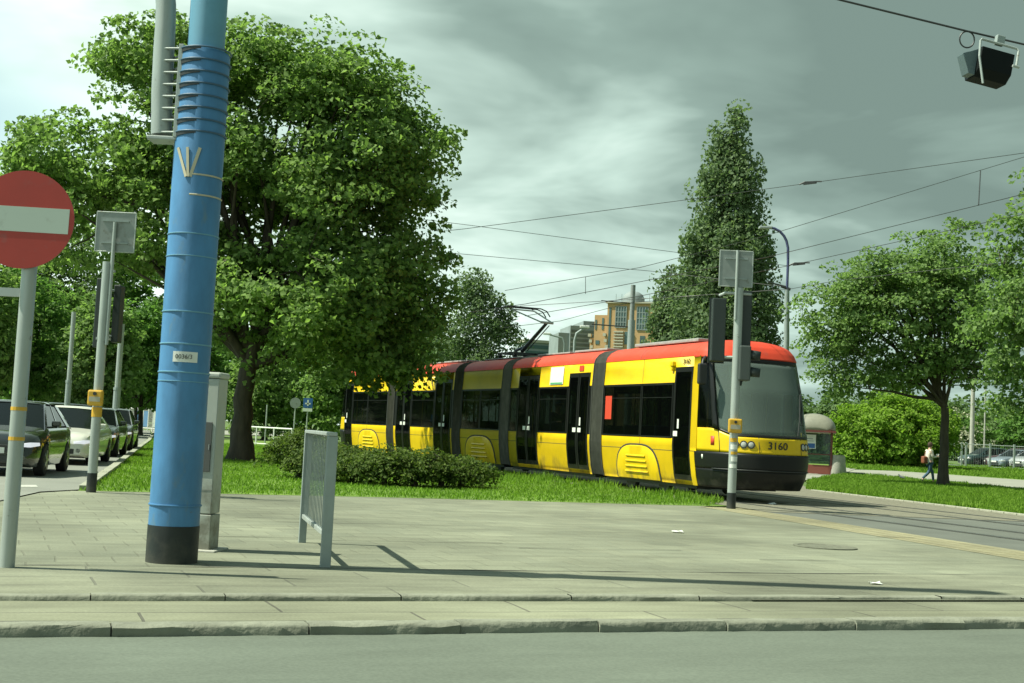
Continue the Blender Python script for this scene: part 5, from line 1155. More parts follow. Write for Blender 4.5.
def railing(name, label, P0, P1, n, h_, mt, r_=.035, mid=False, cat='railing'):
    o = empty(name, P0, label=label, cat=cat); d_ = Vector(P1) - Vector(P0)
    mb_ = MB(); mb_.tube([(0, 0, h_), tuple(d_ + Vector((0, 0, h_)))], r_, 8); mb_.build('top_rail', mt, o)
    if mid: mb_ = MB(); mb_.tube([(0, 0, h_ * .15), tuple(d_ + Vector((0, 0, h_ * .15)))], r_ * .7, 8); mb_.build('lower_rail', mt, o)
    for i in range(n + 1):
        q = d_ * (i / n); mb_ = MB(); mb_.tube([q, q + Vector((0, 0, h_))], r_, 8); mb_.build('post', mt, o)
    return o
A = D(240, 430, 70); A.z = 0; B = D(292, 433, 66); B.z = 0
railing('guard_railing', 'white tubular railing on the far side of the lawn behind the maple trunk', A, B, 3, 1.0, M['white'], .04, True)
A = D(120, 420, 112); A.z = 0; B = D(158, 420, 108); B.z = 0
fn = railing('metal_fence', 'distant white fence with blue panels at the end of the side road', A, B, 8, 1.9, M['white'], .05, True, 'fence')
d_ = B - A
for i, c_ in ((3, 'sblue'), (5, 'sblue'), (7, 'swhite')):
    mb = MB(); q0 = d_ * (i / 8 + .01); q1 = d_ * ((i + 1) / 8 - .01); mb.add([q0 + Vector((0, -.02, .4)), q1 + Vector((0, -.02, .4)), q1 + Vector((0, -.02, 1.7)), q0 + Vector((0, -.02, 1.7))], [(0, 1, 2, 3)]); mb.build('panel', mat('panel_blue', (.10, .22, .38), .6) if c_ == 'sblue' else M['swhite'], fn, solid=.03)
mb = MB()
for i in range(60): q = d_ * (i / 59); mb.box(q.x - .012, q.x + .012, q.y - .012, q.y + .012, .2, 1.85)
mb.build('bars', M['white'], fn)
for px, py, dep, r_, lb in ((74, 312, 58, .10, 'thin grey pole behind the white saloon'), (122, 324, 56, .12, 'grey pole behind the third queued car')):
    t_ = D(px, py, dep); o = empty('utility_pole', (t_.x, dep, 0), label=lb, cat='pole'); mb = MB(); mb.tube([(0, 0, 0), (0, 0, t_.z * .45)], r_ * 1.25, 12); mb.build('lower_shaft', M['grey'], o); mb = MB(); mb.tube([(0, 0, t_.z * .45), (0, 0, t_.z)], r_, 12); mb.build('upper_shaft', M['galv'], o); mb = MB(); mb.lathe([(r_ * 1.4, 0), (r_ * 1.4, .12)], 12, (0, 0, t_.z * .45)); mb.build('collar', M['grey'], o)

# ------------------------------------------------------------------ lamps, masts and overhead wires
b = D(783, 447, 55); b.z = 0
lampo = empty('street_lamp', b, label='tall slim street lamp with a curved swan-neck arm beside the tall poplar', cat='street lamp')
def rl(px, py): p = D(px, py, b.y); return (p.x - b.x, 0, p.z)
mb = MB(); mb.tube([(0, 0, 0), rl(786.5, 340), rl(787, 290)], [.14, .12, .10], 14); mb.build('lower_pole', M['grey'], lampo, smooth=50)
mb = MB(); mb.tube([rl(787, 290), rl(788, 262), rl(788, 248), rl(786.5, 241), rl(784, 236), rl(780, 231.5), rl(774.5, 228.5), rl(768, 227.5)], .058, 10); mb.build('arm', mat('pole_violet', (.06, .07, .16), .5), lampo, smooth=60)
h_ = Vector(rl(765.5, 227.6)); mb = MB(); mb.obox(h_, Vector((1, 0, .05)).normalized(), Vector((0, 1, 0)), Vector((0, 0, 1)), .28, .12, .055); mb.build('lamp_head', M['galv'], lampo, bevel=.03)
mb = MB(); k0 = Vector(rl(787, 287)); mb.tube([k0, rl(768, 282)], .035, 8); mb.tube([k0 + Vector((.15, 0, -.1)), k0 + Vector((-.25, 0, .02))], .06, 8); mb.tube([rl(773, 283), rl(772.5, 290), rl(778, 290)], .02, 6); mb.build('wire_bracket', M['dark'], lampo)
b = D(626.5, 441, 62); b.z = 0
o = empty('wire_mast', b, label='thick grey overhead-wire mast in front of the orange office block', cat='mast')
z1_ = D(631, 285, 62).z; z2_ = D(628, 320, 62).z
mb = MB(); mb.tube([(0, 0, 0), (0, 0, z2_)], .17, 14); mb.build('lower_shaft', M['grey'], o, smooth=50); mb = MB(); mb.tube([(0, 0, z2_), (0, 0, z1_)], .115, 14); mb.build('upper_shaft', M['signback'], o, smooth=50)
mb = MB(); zq = D(628, 327, 62).z; mb.tube([(0, 0, zq), (-1.9, 0, zq + .05)], .03, 6); zq = D(628, 303, 62).z; mb.tube([(0, 0, zq), (-1.5, 0, zq + .05)], .025, 6); mb.build('bracket', M['dark'], o)
for (px, pt, ax, ay, dep, lb) in ((570, 333, 586, 327, 74, 'small street lamp with a bent arm left of the orange block'), (560, 338, 548, 334, 92, 'far slim lamp post just above the tram roof')):
    b = D(px, 440, dep); b.z = 0; zt = D(px, pt, dep).z; hx = D(ax, ay, dep).x - b.x; hz = D(ax, ay, dep).z
    o = empty('street_lamp', b, label=lb, cat='street lamp'); mb = MB(); mb.tube([(0, 0, 0), (0, 0, zt - .4), (hx * .15, 0, zt), (hx, 0, hz)], .07, 8); mb.build('pole', M['grey'], o, smooth=60)
    mb = MB(); mb.box(hx - .35, hx + .2, -.12, .12, hz - .06, hz + .08); mb.build('lamp_head', M['white'], o, bevel=.03)
for (px, pt, dep, r_, lb) in ((971.5, 378, 108, .20, 'thick concrete pole behind the car park fence'), (984, 372, 112, .07, 'thin pale pole right of the concrete pole')):
    b = D(px, 455, dep); b.z = .5; o = empty('utility_pole', b, label=lb, cat='pole'); mb = MB(); mb.tube([(0, 0, 0), (0, 0, 9.5)], [r_, r_ * .7], 12); mb.build('shaft', M['conc'], o, smooth=50); mb = MB(); mb.box(-.5, .2, -.1, .1, 9.45, 9.6); mb.build('lamp_head', M['galv'], o)

WG = 'overhead tram wires'
def wire(name, label, pts, r_=.011, sag=.0, ends=True, ins=None, droppers=()):
    """pts: (px, py, distance)"""
    P_ = [D(*q) for q in pts]; mb_ = MB()
    out = []
    for a, b_ in zip(P_[:-1], P_[1:]):
        for i in range(8): q = a.lerp(b_, i / 8); q.z -= sag * math.sin(math.pi * i / 8); out.append(q)
    out.append(P_[-1]); o_ = P_[0].copy()
    rad = [r_ * .68 * max(.8, q.y / 30) for q in out]
    mb_.tube([q - o_ for q in out], rad, 5); ob = mb_.build(name, M['dark'], None, smooth=60, loc=o_)
    tag(ob, label, 'wire', WG)
    return ob, P_
def dof(px, py, z): # distance at which a ray reaches height z
    d = ray(px, py); return (z - CH) / d.z * d.y
def cw_(px, py, z): return (px, py, dof(px, py, z))
W1, P_ = wire('span_wire', 'uppermost long wire rising rightwards across the poplar, with an oval insulator', [(440, 231.5, 46), (465, 228.8, 44), (700, 198, 30), (810, 183, 26), (1024, 153, 21), (1200, 128, 18)], .010)
def insulator(q, label):
    p = D(*q); mb_ = MB(); mb_.obox((0, 0, 0), Vector((1, -.3, .12)).normalized(), Vector((0, 1, 0)), Vector((0, 0, 1)), .13, .02, .025); mb_.tube([(-.2, .06, -.03), (-.1, .03, .02), (.12, -.03, .03), (.22, -.06, .03)], .014, 6)
    return mb_.build('insulator', M['dark'], None, loc=p)
for W_, q in ((W1, (810, 183, 25.9)),):
    i_ = insulator(q, ''); i_.parent = W_; i_.location -= W_.location
W2, _ = wire('span_wire', 'thin wire sloping down rightwards from the maple to the poplar', [(420, 219, 46), (468, 225, 50), (674, 252, 60), (790, 266, 66)], .009)
W3, _ = wire('span_wire', 'lower thin wire sloping down rightwards behind the small poplar', [(400, 246, 46), (440, 252, 50), (650, 271, 62), (787, 287, 55)], .009)
W4, _ = wire('contact_wire', 'long wire rising to the right edge, passing the lamp arm', [cw_(505, 290.5, 6.6), cw_(640, 267.5, 6.6), cw_(765, 236, 6.6), cw_(1024, 157, 6.6), cw_(1180, 108, 6.6)], .010)
W5, _ = wire('contact_wire', 'contact wire running above the pantograph to the right edge', [cw_(470, 312, 5.5), cw_(525, 304, 5.5), cw_(768, 257, 5.5), cw_(1024, 194, 5.5), cw_(1180, 154, 5.5)], .011)
W6, _ = wire('contact_wire', 'second contact wire with an oval insulator near the lamp post', [cw_(525, 316, 5.3), cw_(640, 296, 5.3), cw_(792, 265, 5.3), cw_(1024, 214, 5.3), cw_(1180, 178, 5.3)], .010)
i_ = insulator(cw_(799, 264, 5.3), ''); i_.parent = W6; i_.location -= W6.location
W7, _ = wire('span_wire', 'faint level wire from the orange block to the lamp bracket', [(520, 306, 60), (690, 296, 58), (790, 289, 54), (840, 280, 50), (1010, 262, 44)], .009)
W8, _ = wire('span_wire', 'lowest faint wire above the orange building roof', [(500, 328, 90), (560, 321, 80), (628, 303, 62), (700, 297, 60)], .009)
for (W_, a, b_) in ((W4, cw_(980.5, 171, 6.6), cw_(978.5, 205, 5.5)), (W4, cw_(585.5, 277, 6.6), cw_(585.5, 293.5, 5.5))):
    A, B = D(*a), D(*b_); mb = MB(); mb.tube([A - W_.location, B - W_.location], .011, 5); mb.build('dropper', M['dark'], W_)
# box hanging from its own span wire, top right
dpb = 13.0
WH, _ = wire('span_wire', 'dark wire crossing the top right corner that carries the hanging box', [(760, -22, 12.2), (840, 0, 12.5), (966, 31, 12.9), (1024, 44.5, 13.2), (1200, 84, 14)], .020)
c_ = D(987.5, 66.5, dpb)
fl = empty('hanging_lamp_box', c_, label='black angular lamp box in a metal yoke hanging from the wire, top right corner', cat='lamp box')
ax = Vector((1, .15, -.17)).normalized(); up = (Vector((0, 0, 1)) - ax * ax.z).normalized(); fw = up.cross(ax).normalized()
def hb(a, b_, c2): return ax * a + fw * b_ + up * c2
mb = MB()
sec_ = [(-.16, .13), (.15, .13), (.19, -.02), (.10, -.17), (-.08, -.17), (-.16, -.09)]    # outline across the box (forward, up)
def prism_(mb_, vv, n_): mb_.add(vv, [tuple(range(n_)), tuple(range(2 * n_ - 1, n_ - 1, -1))] + [(k, (k + 1) % n_, n_ + (k + 1) % n_, n_ + k) for k in range(n_)])
prism_(mb, [hb(x_, s_[0], s_[1]) for x_ in (-.165, .19) for s_ in sec_], 6); mb.build('housing', mat('lamp_black', (.006, .009, .009), .6, spec=.15), fl, bevel=.006)
hs_ = [(-.168, .12), (-.325, .03), (-.235, -.16), (-.168, -.16)]
mb = MB(); prism_(mb, [hb(a, f_, u_) for f_ in (-.10, .04) for a, u_ in hs_], 4); mb.build('hood', mat('hood_grey', (.10, .14, .15), .5), fl, bevel=.005)
mb = MB(); mb.tube([hb(-.12, -.22, -.27), hb(-.20, -.20, .0), hb(-.205, -.17, .17), hb(-.19, -.16, .195), hb(.195, -.16, .195), hb(.215, -.17, .17), hb(.21, -.19, .0)], .012, 8); mb.build('yoke', M['galv'], fl)
mb = MB(); mb.tube([hb(.17, -.19, .0), hb(.24, -.19, .0)], .015, 8); mb.build('pivot', M['galv'], fl)
hw_ = D(996, 38, 13.0) - c_; mb = MB(); mb.obox(hb(.02, -.12, .245), ax, fw, up, .045, .03, .05); mb.build('clamp', M['grey'], fl, bevel=.008)
mb = MB(); q = D(967, 39.5, 13.0) - c_; mb.tube([q + Vector((math.cos(a) * .075, 0, math.sin(a) * .085)) for a in np.linspace(0, 2 * math.pi, 25)], .008, 6); mb.build('cable_loop', M['dark'], fl)

# ------------------------------------------------------------------ buildings far behind the tram
def bpt(px, py, dep): return D(px, py, dep)
DB = 300.
ob = empty('office_building', bpt(632, 434, DB).xy.to_3d(), R(-20), label='orange brick office block with tall dark glazing behind the tram', cat='building')
k_ = DB / FPX
def bx_(x0, x1, y0, y1, z0, z1, name, mt, par, **kw): mb_ = MB(); mb_.box(x0, x1, y0, y1, z0, z1); return mb_.build(name, mt, par, **kw)
# local metres: x from the middle (px 632)
def X_(px): return (px - 632) * k_
def Z_(py): return CH + (440.5 - py) * k_
wl = bx_(X_(601), X_(700), 0, 18, 0, Z_(303.5), 'main_wall', M['orange'], ob)
bx_(X_(600) - .2, X_(701), -.5, 18.5, Z_(303.5) + .003, Z_(302), 'cornice', M['pale'], ob)
bx_(X_(586), X_(601) - .01, 1.5, 18, 0, Z_(315), 'side_wing', M['orange'], ob)
bx_(X_(580), X_(586) - .01, 3, 16, 0, Z_(338), 'low_wing', M['orange'], ob)
for (a, b_, z0, z1) in ((610, 621, 328, 307), (632, 643.5, 330, 307), (655, 668, 330, 307)):
    g_ = bx_(X_(a), X_(b_), -.12, .3, Z_(z0), Z_(z1), 'window', M['bglass'], wl)
    mb = MB()
    for i in range(5): x_ = X_(a) + (X_(b_) - X_(a)) * i / 4; mb.box(x_ - .09, x_ + .09, -.22, -.125, Z_(z0), Z_(z1))
    for i in range(5): z_ = Z_(z0) + (Z_(z1) - Z_(z0)) * i / 4; mb.box(X_(a), X_(b_), -.20, -.13, z_ - .10, z_ + .10)
    mb.build('window_frame', M['bgrey'], g_)
for (a, b_, c_) in ((609, 619, 'pale'), (625, 628, 'pale')):
    for i in range(9):
        z_ = Z_(332 + i * 3.0); bx_(X_(a), X_(b_), -.5, -.01, z_ - .28, z_ + .05, 'louvre_band', M[c_], wl)
for i in range(4):
    z_ = Z_(335 + i * 6); bx_(X_(597.5) + i * .3, X_(600.6) + i * .3, -.3, 1.45, z_ - .5, z_ + .2, 'balcony', M['pale'], ob)
    bx_(X_(579) + i * .3, X_(582) + i * .3, 2, 2.95, z_ - .5, z_ + .2, 'balcony', M['pale'], ob)
for (a, b_, z0, z1) in ((620, 623, 345, 332), (588, 592, 345, 341), (594, 596, 330, 318), (636, 641, 352, 336), (586.8, 588.5, 330, 320), (603, 605, 350, 308)):
    bx_(X_(a), X_(b_), -.1 if a > 601 else 1.4, .2 if a > 601 else 1.6, Z_(z0), Z_(z1), 'window', M['bglass'], wl)
mb = MB(); cx2 = (X_(612) + X_(636)) / 2; mb.lathe([(2.6, 0), (2.6, 1.2), (2.1, 2.1), (1.2, 2.7), (.1, 2.9)], 20, (cx2, 3.2, Z_(302))); mb.build('roof_dome', M['bgrey'], ob, smooth=50)
mb = MB()
for px in (607, 613, 642, 652): mb.tube([(X_(px), 2, Z_(302)), (X_(px), 2, Z_(293))], .06, 5)
mb.tube([(X_(607), 2, Z_(297)), (X_(655), 2, Z_(297))], .05, 5); mb.build('roof_mast', M['grey'], ob)
gb = empty('glass_building', bpt(578, 434, 330).xy.to_3d(), R(8), label='grey stepped glass-fronted block left of the orange offices', cat='building')
k2 = 330 / FPX
q = bx_(-3.2, 4.2, 0, 15, 0, CH + (438 - 326.5) * k2, 'tower_wall', M['bgrey'], gb)
bx_(.2, 4.6, .5, 15, CH + (438 - 326) * k2, CH + (438 - 321) * k2, 'upper_floor', M['bgrey'], gb); bx_(-6.0, -3.21, 1, 15, 0, CH + (438 - 334) * k2, 'low_wall', M['bgrey'], gb)
for i in range(7):
    z_ = CH + (438 - 332 - i * 4.5) * k2; bx_(-3.0, 4.0, -.06, .2, z_ - .35, z_ + .35, 'window_band', M['bglass'], q)
g2 = empty('grey_building', bpt(545, 434, 360).xy.to_3d(), R(15), label='low pale grey building far behind, under the pantograph', cat='building')
k3 = 360 / FPX; bx_(-7, 7, 0, 12, 0, CH + (437 - 345) * k3, 'wall', M['bgrey'], g2); bx_(-7.4, 7.4, -.5, 12.5, CH + (437 - 344.8) * k3, CH + (437 - 342) * k3, 'roof', M['pale'], g2)
for i in range(5): z_ = CH + (437 - 349 - i * 6) * k3; bx_(-6.6, 6.6, -.1, .2, z_ - .5, z_ + .5, 'window_band', M['bglass'], g2)

# ------------------------------------------------------------------ shelter, planter, fence
b = D(813, 452, 62); b.z = hgt(b.x, 62)
shl = empty('tram_shelter', b, R(-14), label='tram stop shelter with rounded metal roof and maroon frame behind the cab', cat='shelter')
W2_, Dp, Hh = 1.15, 4.2, 2.05
for x_ in (-.85, .85):
    for y_ in (0, 2.1, 4.2): mb = MB(); mb.box(x_ - .045, x_ + .045, y_ - .045, y_ + .045, -.05, Hh); mb.build('post', M['maroon'], shl)
mb = MB(); n_ = 14; prof = [(-1.02 * math.cos(math.pi * i / n_), Hh + .06 + .82 * math.sin(math.pi * i / n_) ** .8) for i in range(n_ + 1)]
mb.grid([[(x_, y_, z_) for x_, z_ in prof] for y_ in (.35, 1.5, 3, 4.0)])
# rounded end
ends = []
for j in range(7):
    t_ = j / 6 * math.pi / 2; ends.append([(x_ * (1 - .0 * j) * (math.cos(t_) ** .35 if j < 6 else .25), .35 - .75 * math.sin(t_), Hh + .06 + (z_ - Hh - .06) * math.cos(t_)) for x_, z_ in prof])
mb.grid(ends); mb.build('roof', M['dome'], shl, smooth=60, solid=.02)
mb = MB(); mb.box(-1.04, 1.04, -.42, 4.2, Hh, Hh + .075); mb.build('roof_frame', M['maroon'], shl)
mb = MB(); mb.box(-.8, .8, -.02, .02, .55, .98 - .4 + .4); q = mb.build('lower_glass', glass_mat('shelter_glass', (.5, .6, .58), .5, base=(.08, .12, .11)), shl)
mb = MB(); mb.box(-.8, .8, -.012, .012, 1.02, 1.98); mb.build('upper_glass', bpy.data.materials['shelter_glass'], shl)
mb = MB(); mb.box(-.8, .8, -.03, .03, .08, .5); mb.build('kick_panel', mat('panel_red', (.22, .065, .045), .6), shl)
mb = MB(); mb.box(-.8, .8, -.03, .03, .98, 1.02); mb.build('cross_bar', M['maroon'], shl)
mb = MB(); mb.box(-.40, .12, -.05, -.032, 1.25, 1.92); q = mb.build('poster', M['white'], shl); mb = MB(); mb.box(-.36, .08, -.056, -.051, 1.28, 1.50); mb.build('poster_field', M['sblue'], q); mb = MB(); mb.box(-.3, .02, -.056, -.051, 1.6, 1.63); mb.box(-.3, -.02, -.056, -.051, 1.7, 1.74); mb.build('poster_print', M['grey'], q)
mb = MB(); mb.box(.75, .8, .2, 4.0, .5, 1.95); mb.build('side_glass', bpy.data.materials['shelter_glass'], shl)
p = GT(837, 472); mb = MB(); mb.lathe([(.42, 0), (.44, .1), (.36, .85), (.34, .98), (.28, .98), (.26, .8), (.02, .8)], 20)
tag(mb.build('litter_bin', M['conc'], smooth=40, loc=(p.x * 62 / p.y, 62, hgt(p.x * 62 / p.y, 62))), 'round tapered concrete bin beside the shelter', 'litter bin')
# car park fence
A = D(940, 455, 88); A.z = hgt(A.x, 88); B = D(1100, 466, 84); B.z = hgt(B.x, 84)
fo = empty('car_park_fence', A, label='light grey metal fence of posts and thin bars before the parked cars', cat='fence'); d_ = B - A
for px in (967, 991.5, 1016, 1041, 1066, 1091):
    t_ = (px - 940) / 160; q = d_ * t_; mb = MB(); mb.box(q.x - .055, q.x + .055, q.y - .05, q.y + .05, 0, 1.72); mb.build('post', M['galv'], fo)
for px in (962.5,): q = d_ * ((px - 940) / 160); mb = MB(); mb.box(q.x - .05, q.x + .05, q.y - .05, q.y + .05, 0, 1.7); mb.build('post', M['galv'], fo)
mb = MB(); mb.tube([Vector((0, 0, 1.6)), d_ + Vector((0, 0, 1.6))], .022, 6); mb.tube([Vector((0, 0, .15)), d_ + Vector((0, 0, .15))], .022, 6); mb.build('rails', M['galv'], fo)
mb = MB()
for i in range(70): q = d_ * (i / 69); mb.box(q.x - .004, q.x + .004, q.y - .004, q.y + .004, .1, 1.65)
mb.build('bars', M['grey'], fo)

# ------------------------------------------------------------------ people and a bird
def skin_mesh(name, verts, edges, radii, mt, parent, root=0, sub=2):
    me = bpy.data.meshes.new(name); me.from_pydata([tuple(v) for v in verts], edges, [])
    o_ = bpy.data.objects.new(name, me); sc.collection.objects.link(o_)
    sk = o_.modifiers.new('skin', 'SKIN'); lay = me.skin_vertices[0] if me.skin_vertices else None
    if lay is None:
        bpy.context.view_layer.update(); lay = me.skin_vertices[0]
    for i, r_ in enumerate(radii):
        lay.data[i].radius = r_ if isinstance(r_, tuple) else (r_, r_); lay.data[i].use_root = (i == root)
    sb = o_.modifiers.new('sub', 'SUBSURF'); sb.levels = sb.render_levels = sub
    dg = bpy.context.evaluated_depsgraph_get(); me2 = bpy.data.meshes.new_from_object(o_.evaluated_get(dg)); bpy.data.objects.remove(o_)
    me2.materials.clear(); me2.materials.append(mt); me2.polygons.foreach_set('use_smooth', [True] * len(me2.polygons)); me2.name = name
    return link(bpy.data.objects.new(name, me2), parent)
def person(label, loc, rz, coat, legs_m, hair, pose='walk', H_=1.7, coat_len=.72, group=None, shoes=None, seated=False):
    """faces local +x"""
    s = H_ / 1.7; o_ = empty('person', loc, rz, label=label, cat='person', group=group)
    if seated: hipz = .50; kneeL, kneeR = (.42, .1, .50), (.42, -.1, .50); ankL, ankR = (.42, .1, .08), (.42, -.1, .08); toeL, toeR = (.6, .1, .03), (.6, -.1, .03)
    elif pose == 'walk': hipz = .90; kneeL, kneeR = (.20, .08, .50), (-.06, -.08, .47); ankL, ankR = (.26, .08, .08), (-.36, -.08, .16); toeL, toeR = (.44, .08, .04), (-.24, -.08, .03)
    else: hipz = .90; kneeL, kneeR = (.02, .09, .48), (.0, -.09, .48); ankL, ankR = (0, .1, .08), (0, -.1, .08); toeL, toeR = (.16, .11, .03), (.16, -.11, .03)
    hz = hipz; sh = hz + .50
    V_ = [(0, 0, hz), (0, 0, hz + .22), (.0, 0, sh - .06), (0, 0, sh + .04), (.015, 0, sh + .12), (.03, 0, sh + .20), (.03, 0, sh + .27)]
    E_ = [(0, 1), (1, 2), (2, 3), (3, 4), (4, 5), (5, 6)]; Rr = [(.14, .11), (.12, .095), (.15, .10), (.075, .07), (.055, .055), (.08, .095), (.07, .085)]
    def addc(par, pts, rs):
        pr_ = par
        for p_, r_ in zip(pts, rs): V_.append(p_); Rr.append(r_); E_.append((pr_, len(V_) - 1)); pr_ = len(V_) - 1
        return pr_
    el = []
    if pose == 'walk': AL = [(-.02, .20, sh), (-.02, .25, sh - .27), (.20, .20, sh - .30), (.27, .19, sh - .27)]; AR = [(-.02, -.20, sh), (.02, -.25, sh - .27), (.24, -.18, sh - .24), (.31, -.16, sh - .22)]
    else: AL = [(0, .19, sh), (.03, .23, sh - .27), (.25, .15, sh - .22), (.32, .13, sh - .20)]; AR = [(0, -.19, sh), (.03, -.23, sh - .27), (.25, -.15, sh - .22), (.32, -.13, sh - .20)]
    for A_ in (AL, AR):
        i_ = addc(2, A_, [.055, .045, .034, .030]); h_ = Vector(A_[-1]); sg = 1 if A_[0][1] > 0 else -1
        for f_ in range(4): q0 = h_ + Vector((.025, (f_ - 1.5) * .018, 0)); addc(i_, [q0, q0 + Vector((.035, 0, -.012)), q0 + Vector((.05, 0, -.035))], [.009, .008, .007])
        addc(i_, [h_ + Vector((.01, -sg * .035, .01)), h_ + Vector((.035, -sg * .045, .0))], [.010, .008])
    for sg, kn, an, to in ((1, kneeL, ankL, toeL), (-1, kneeR, ankR, toeR)):
        addc(0, [(0.01, sg * .09, hz - .06), kn, an, to], [.085, .055, .038, .03])
    V_ = [Vector(v) * s for v in V_]; body = skin_mesh('body', V_, E_, [tuple(np.array(r_ if isinstance(r_, tuple) else (r_, r_)) * s) for r_ in Rr], M['skin'], o_)
    # clothes
    cv = [(0, 0, hz - (.14 if not seated else .0)), (0, 0, hz + .05), (0, 0, hz + .22), (0, 0, sh - .06), (0, 0, sh + .03)]; ce = [(0, 1), (1, 2), (2, 3), (3, 4)]; cr = [(.185, .15), (.17, .145), (.155, .125), (.18, .13), (.085, .08)]
    for A_ in (AL, AR):
        pr_ = 3
        for p_, r_ in zip(A_[:3], (.078, .068, .054)): cv.append(p_); cr.append(r_); ce.append((pr_, len(cv) - 1)); pr_ = len(cv) - 1
    skin_mesh('jacket', [Vector(v) * s for v in cv], ce, [tuple(np.array(r_ if isinstance(r_, tuple) else (r_, r_)) * s) for r_ in cr], coat, o_)
    tv = [(0, 0, hz)]; te = []; tr_ = [(.135, .12)]
    for sg, kn, an in ((1, kneeL, ankL), (-1, kneeR, ankR)):
        pr_ = 0
        for p_, r_ in zip([(0.01, sg * .09, hz - .08), kn, (an[0], an[1], an[2] + .03)], (.098, .07, .055)): tv.append(p_); tr_.append(r_); te.append((pr_, len(tv) - 1)); pr_ = len(tv) - 1
    skin_mesh('trousers', [Vector(v) * s for v in tv], te, [tuple(np.array(r_ if isinstance(r_, tuple) else (r_, r_)) * s) for r_ in tr_], legs_m, o_)
    for an, to in ((ankL, toeL), (ankR, toeR)):
        a_ = Vector(an); t_ = Vector(to); skin_mesh('shoe', [(a_ + Vector((-.05, 0, -.03))) * s, (a_ * .5 + t_ * .5 + Vector((0, 0, .0))) * s, (t_ + Vector((.02, 0, .005))) * s], [(0, 1), (1, 2)], [.045 * s, .045 * s, .032 * s], shoes or M['dark'], o_)
    hc = Vector((.03, 0, sh + .245)) * s
    mb_ = MB(); rows = []
    for i in range(9):
        la = math.pi * i / 8; rows.append([(hc.x - .012 * s + .108 * s * math.sin(la) * math.cos(2 * math.pi * k / 14) * 1.02, hc.y + .092 * s * math.sin(la) * math.sin(2 * math.pi * k / 14), hc.z + .02 * s + .125 * s * math.cos(la)) for k in range(15)])
    keep = [(i, j) for i in range(8) for j in range(14)]
    for i, j in keep:
        c_ = Vector(rows[i][j]) - hc
        if c_.x > .035 * s and c_.z < .065 * s: continue
        if c_.z < -.09 * s: continue
        mb_.add([rows[i][j], rows[i][j + 1], rows[i + 1][j + 1], rows[i + 1][j]], [(0, 1, 2, 3)])
    mb_.build('hair', hair, o_, smooth=60, solid=.012, recalc=False)
    mb_ = MB(); mb_.lathe([(.004, .0), (.012, .008), (.004, .03)], 8, (hc.x + .093 * s, hc.y, hc.z - .02 * s)); mb_.build('nose', M['skin'], body)
    for sg in (-1, 1): mb_ = MB(); mb_.lathe([(.001, -.007), (.009, 0), (.001, .007)], 8, (hc.x + .085 * s, hc.y + sg * .032 * s, hc.z + .012 * s)); mb_.build('eye', M['dark'], body)
    mb_ = MB(); mb_.box(hc.x + .086 * s, hc.x + .092 * s, -.022 * s, .022 * s, hc.z - .058 * s, hc.z - .050 * s); mb_.build('mouth', mat('lips', (.35, .12, .10), .6), body)
    return o_
wcoat = mat('coat_white', (.62, .60, .52), .9, noise=.12, nscale=10); jeans = mat('jeans', (.05, .10, .16), .9); hairb = mat('hair_brown', (.06, .035, .02), .7)
b = GT(932, 483.5)
b.x -= .14; wk = person('woman in white jacket and blue jeans walking on the path, brown bag on her back', (b.x, b.y, b.z + .01), R(12), wcoat, jeans, hairb, 'walk', 1.72)
mb = MB(); mb.box(-.34, -.13, -.11, .15, .86, 1.18); hbg = mb.build('shoulder_bag', mat('leather_brown', (.22, .07, .035), .6), None, bevel=.05); hbg.parent = None; hbg.location = (b.x, b.y, b.z); hbg.rotation_euler.z = R(12); tag(hbg, 'reddish brown leather bag hanging behind the walking woman', 'bag')
mb = MB(); mb.tube([(-.2, .10, 1.12), (-.12, .14, 1.40), (.0, .08, 1.50), (.10, .0, 1.38), (-.1, -.12, 1.12)], .012, 6); mb.build('strap', bpy.data.materials['leather_brown'], hbg)
mb = MB(); mb.box(.34, .50, -.15, .06, 1.15, 1.30); pk = mb.build('paper', M['white'], None, bevel=.01); pk.location = (b.x, b.y, b.z); pk.rotation_euler.z = R(12); tag(pk, 'white paper held out in the walking woman\'s hands', 'paper')
def intram(si, x_, y_, z_=.43): p = SEC[si][0] @ Vector((x_, y_, z_)); return p
bluej = mat('jacket_blue', (.04, .20, .50), .8); darkj = mat('jacket_dark', (.03, .035, .05), .9); ycap = mat('cap_yellow', (.65, .42, .05), .7); capb = mat('cap_blue', (.05, .22, .50), .7)
person('passenger in a blue jacket standing behind the fourth section window', intram(3, 3.3, .55), R(200), bluej, darkj, hairb, 'stand', 1.68)
pc = person('passenger in dark clothes with a blue and yellow cap standing inside by the middle doors', intram(1, 3.55, .5), R(-60), darkj, darkj, hairb, 'stand', 1.80)
mb = MB(); hz_ = (.90 + .50 + .245) * 1.8 / 1.7; mb.lathe([(.115, .05), (.11, .11), (.06, .155), (.01, .16)], 16, (.03, 0, hz_)); cp = mb.build('cap', capb, pc, smooth=60); mb = MB(); mb.lathe([(.02, .05), (.10, .05), (.10, .065), (.02, .07)], 12, (.14, 0, hz_)); mb.build('peak', ycap, cp)
dv = person('tram driver seated behind the windscreen in a blue shirt', intram(0, 1.32, 1.17, .50), R(-62), mat('shirt_blue', (.08, .14, .24), .8), darkj, hairb, 'stand', 1.72, seated=True)
mb = MB(); q = MB(); q.box(1.1, 1.55, .92, 1.42, .82, .92); q.box(1.5, 1.6, .92, 1.42, .92, 1.75); q.box(1.2, 1.45, 1.05, 1.3, .48, .82); place(q.build('driver_seat', M['seatm'], None, bevel=.02), SEC[0][0]); ds = bpy.data.objects['driver_seat']; ds.parent = tram; ds.location = -tram.location
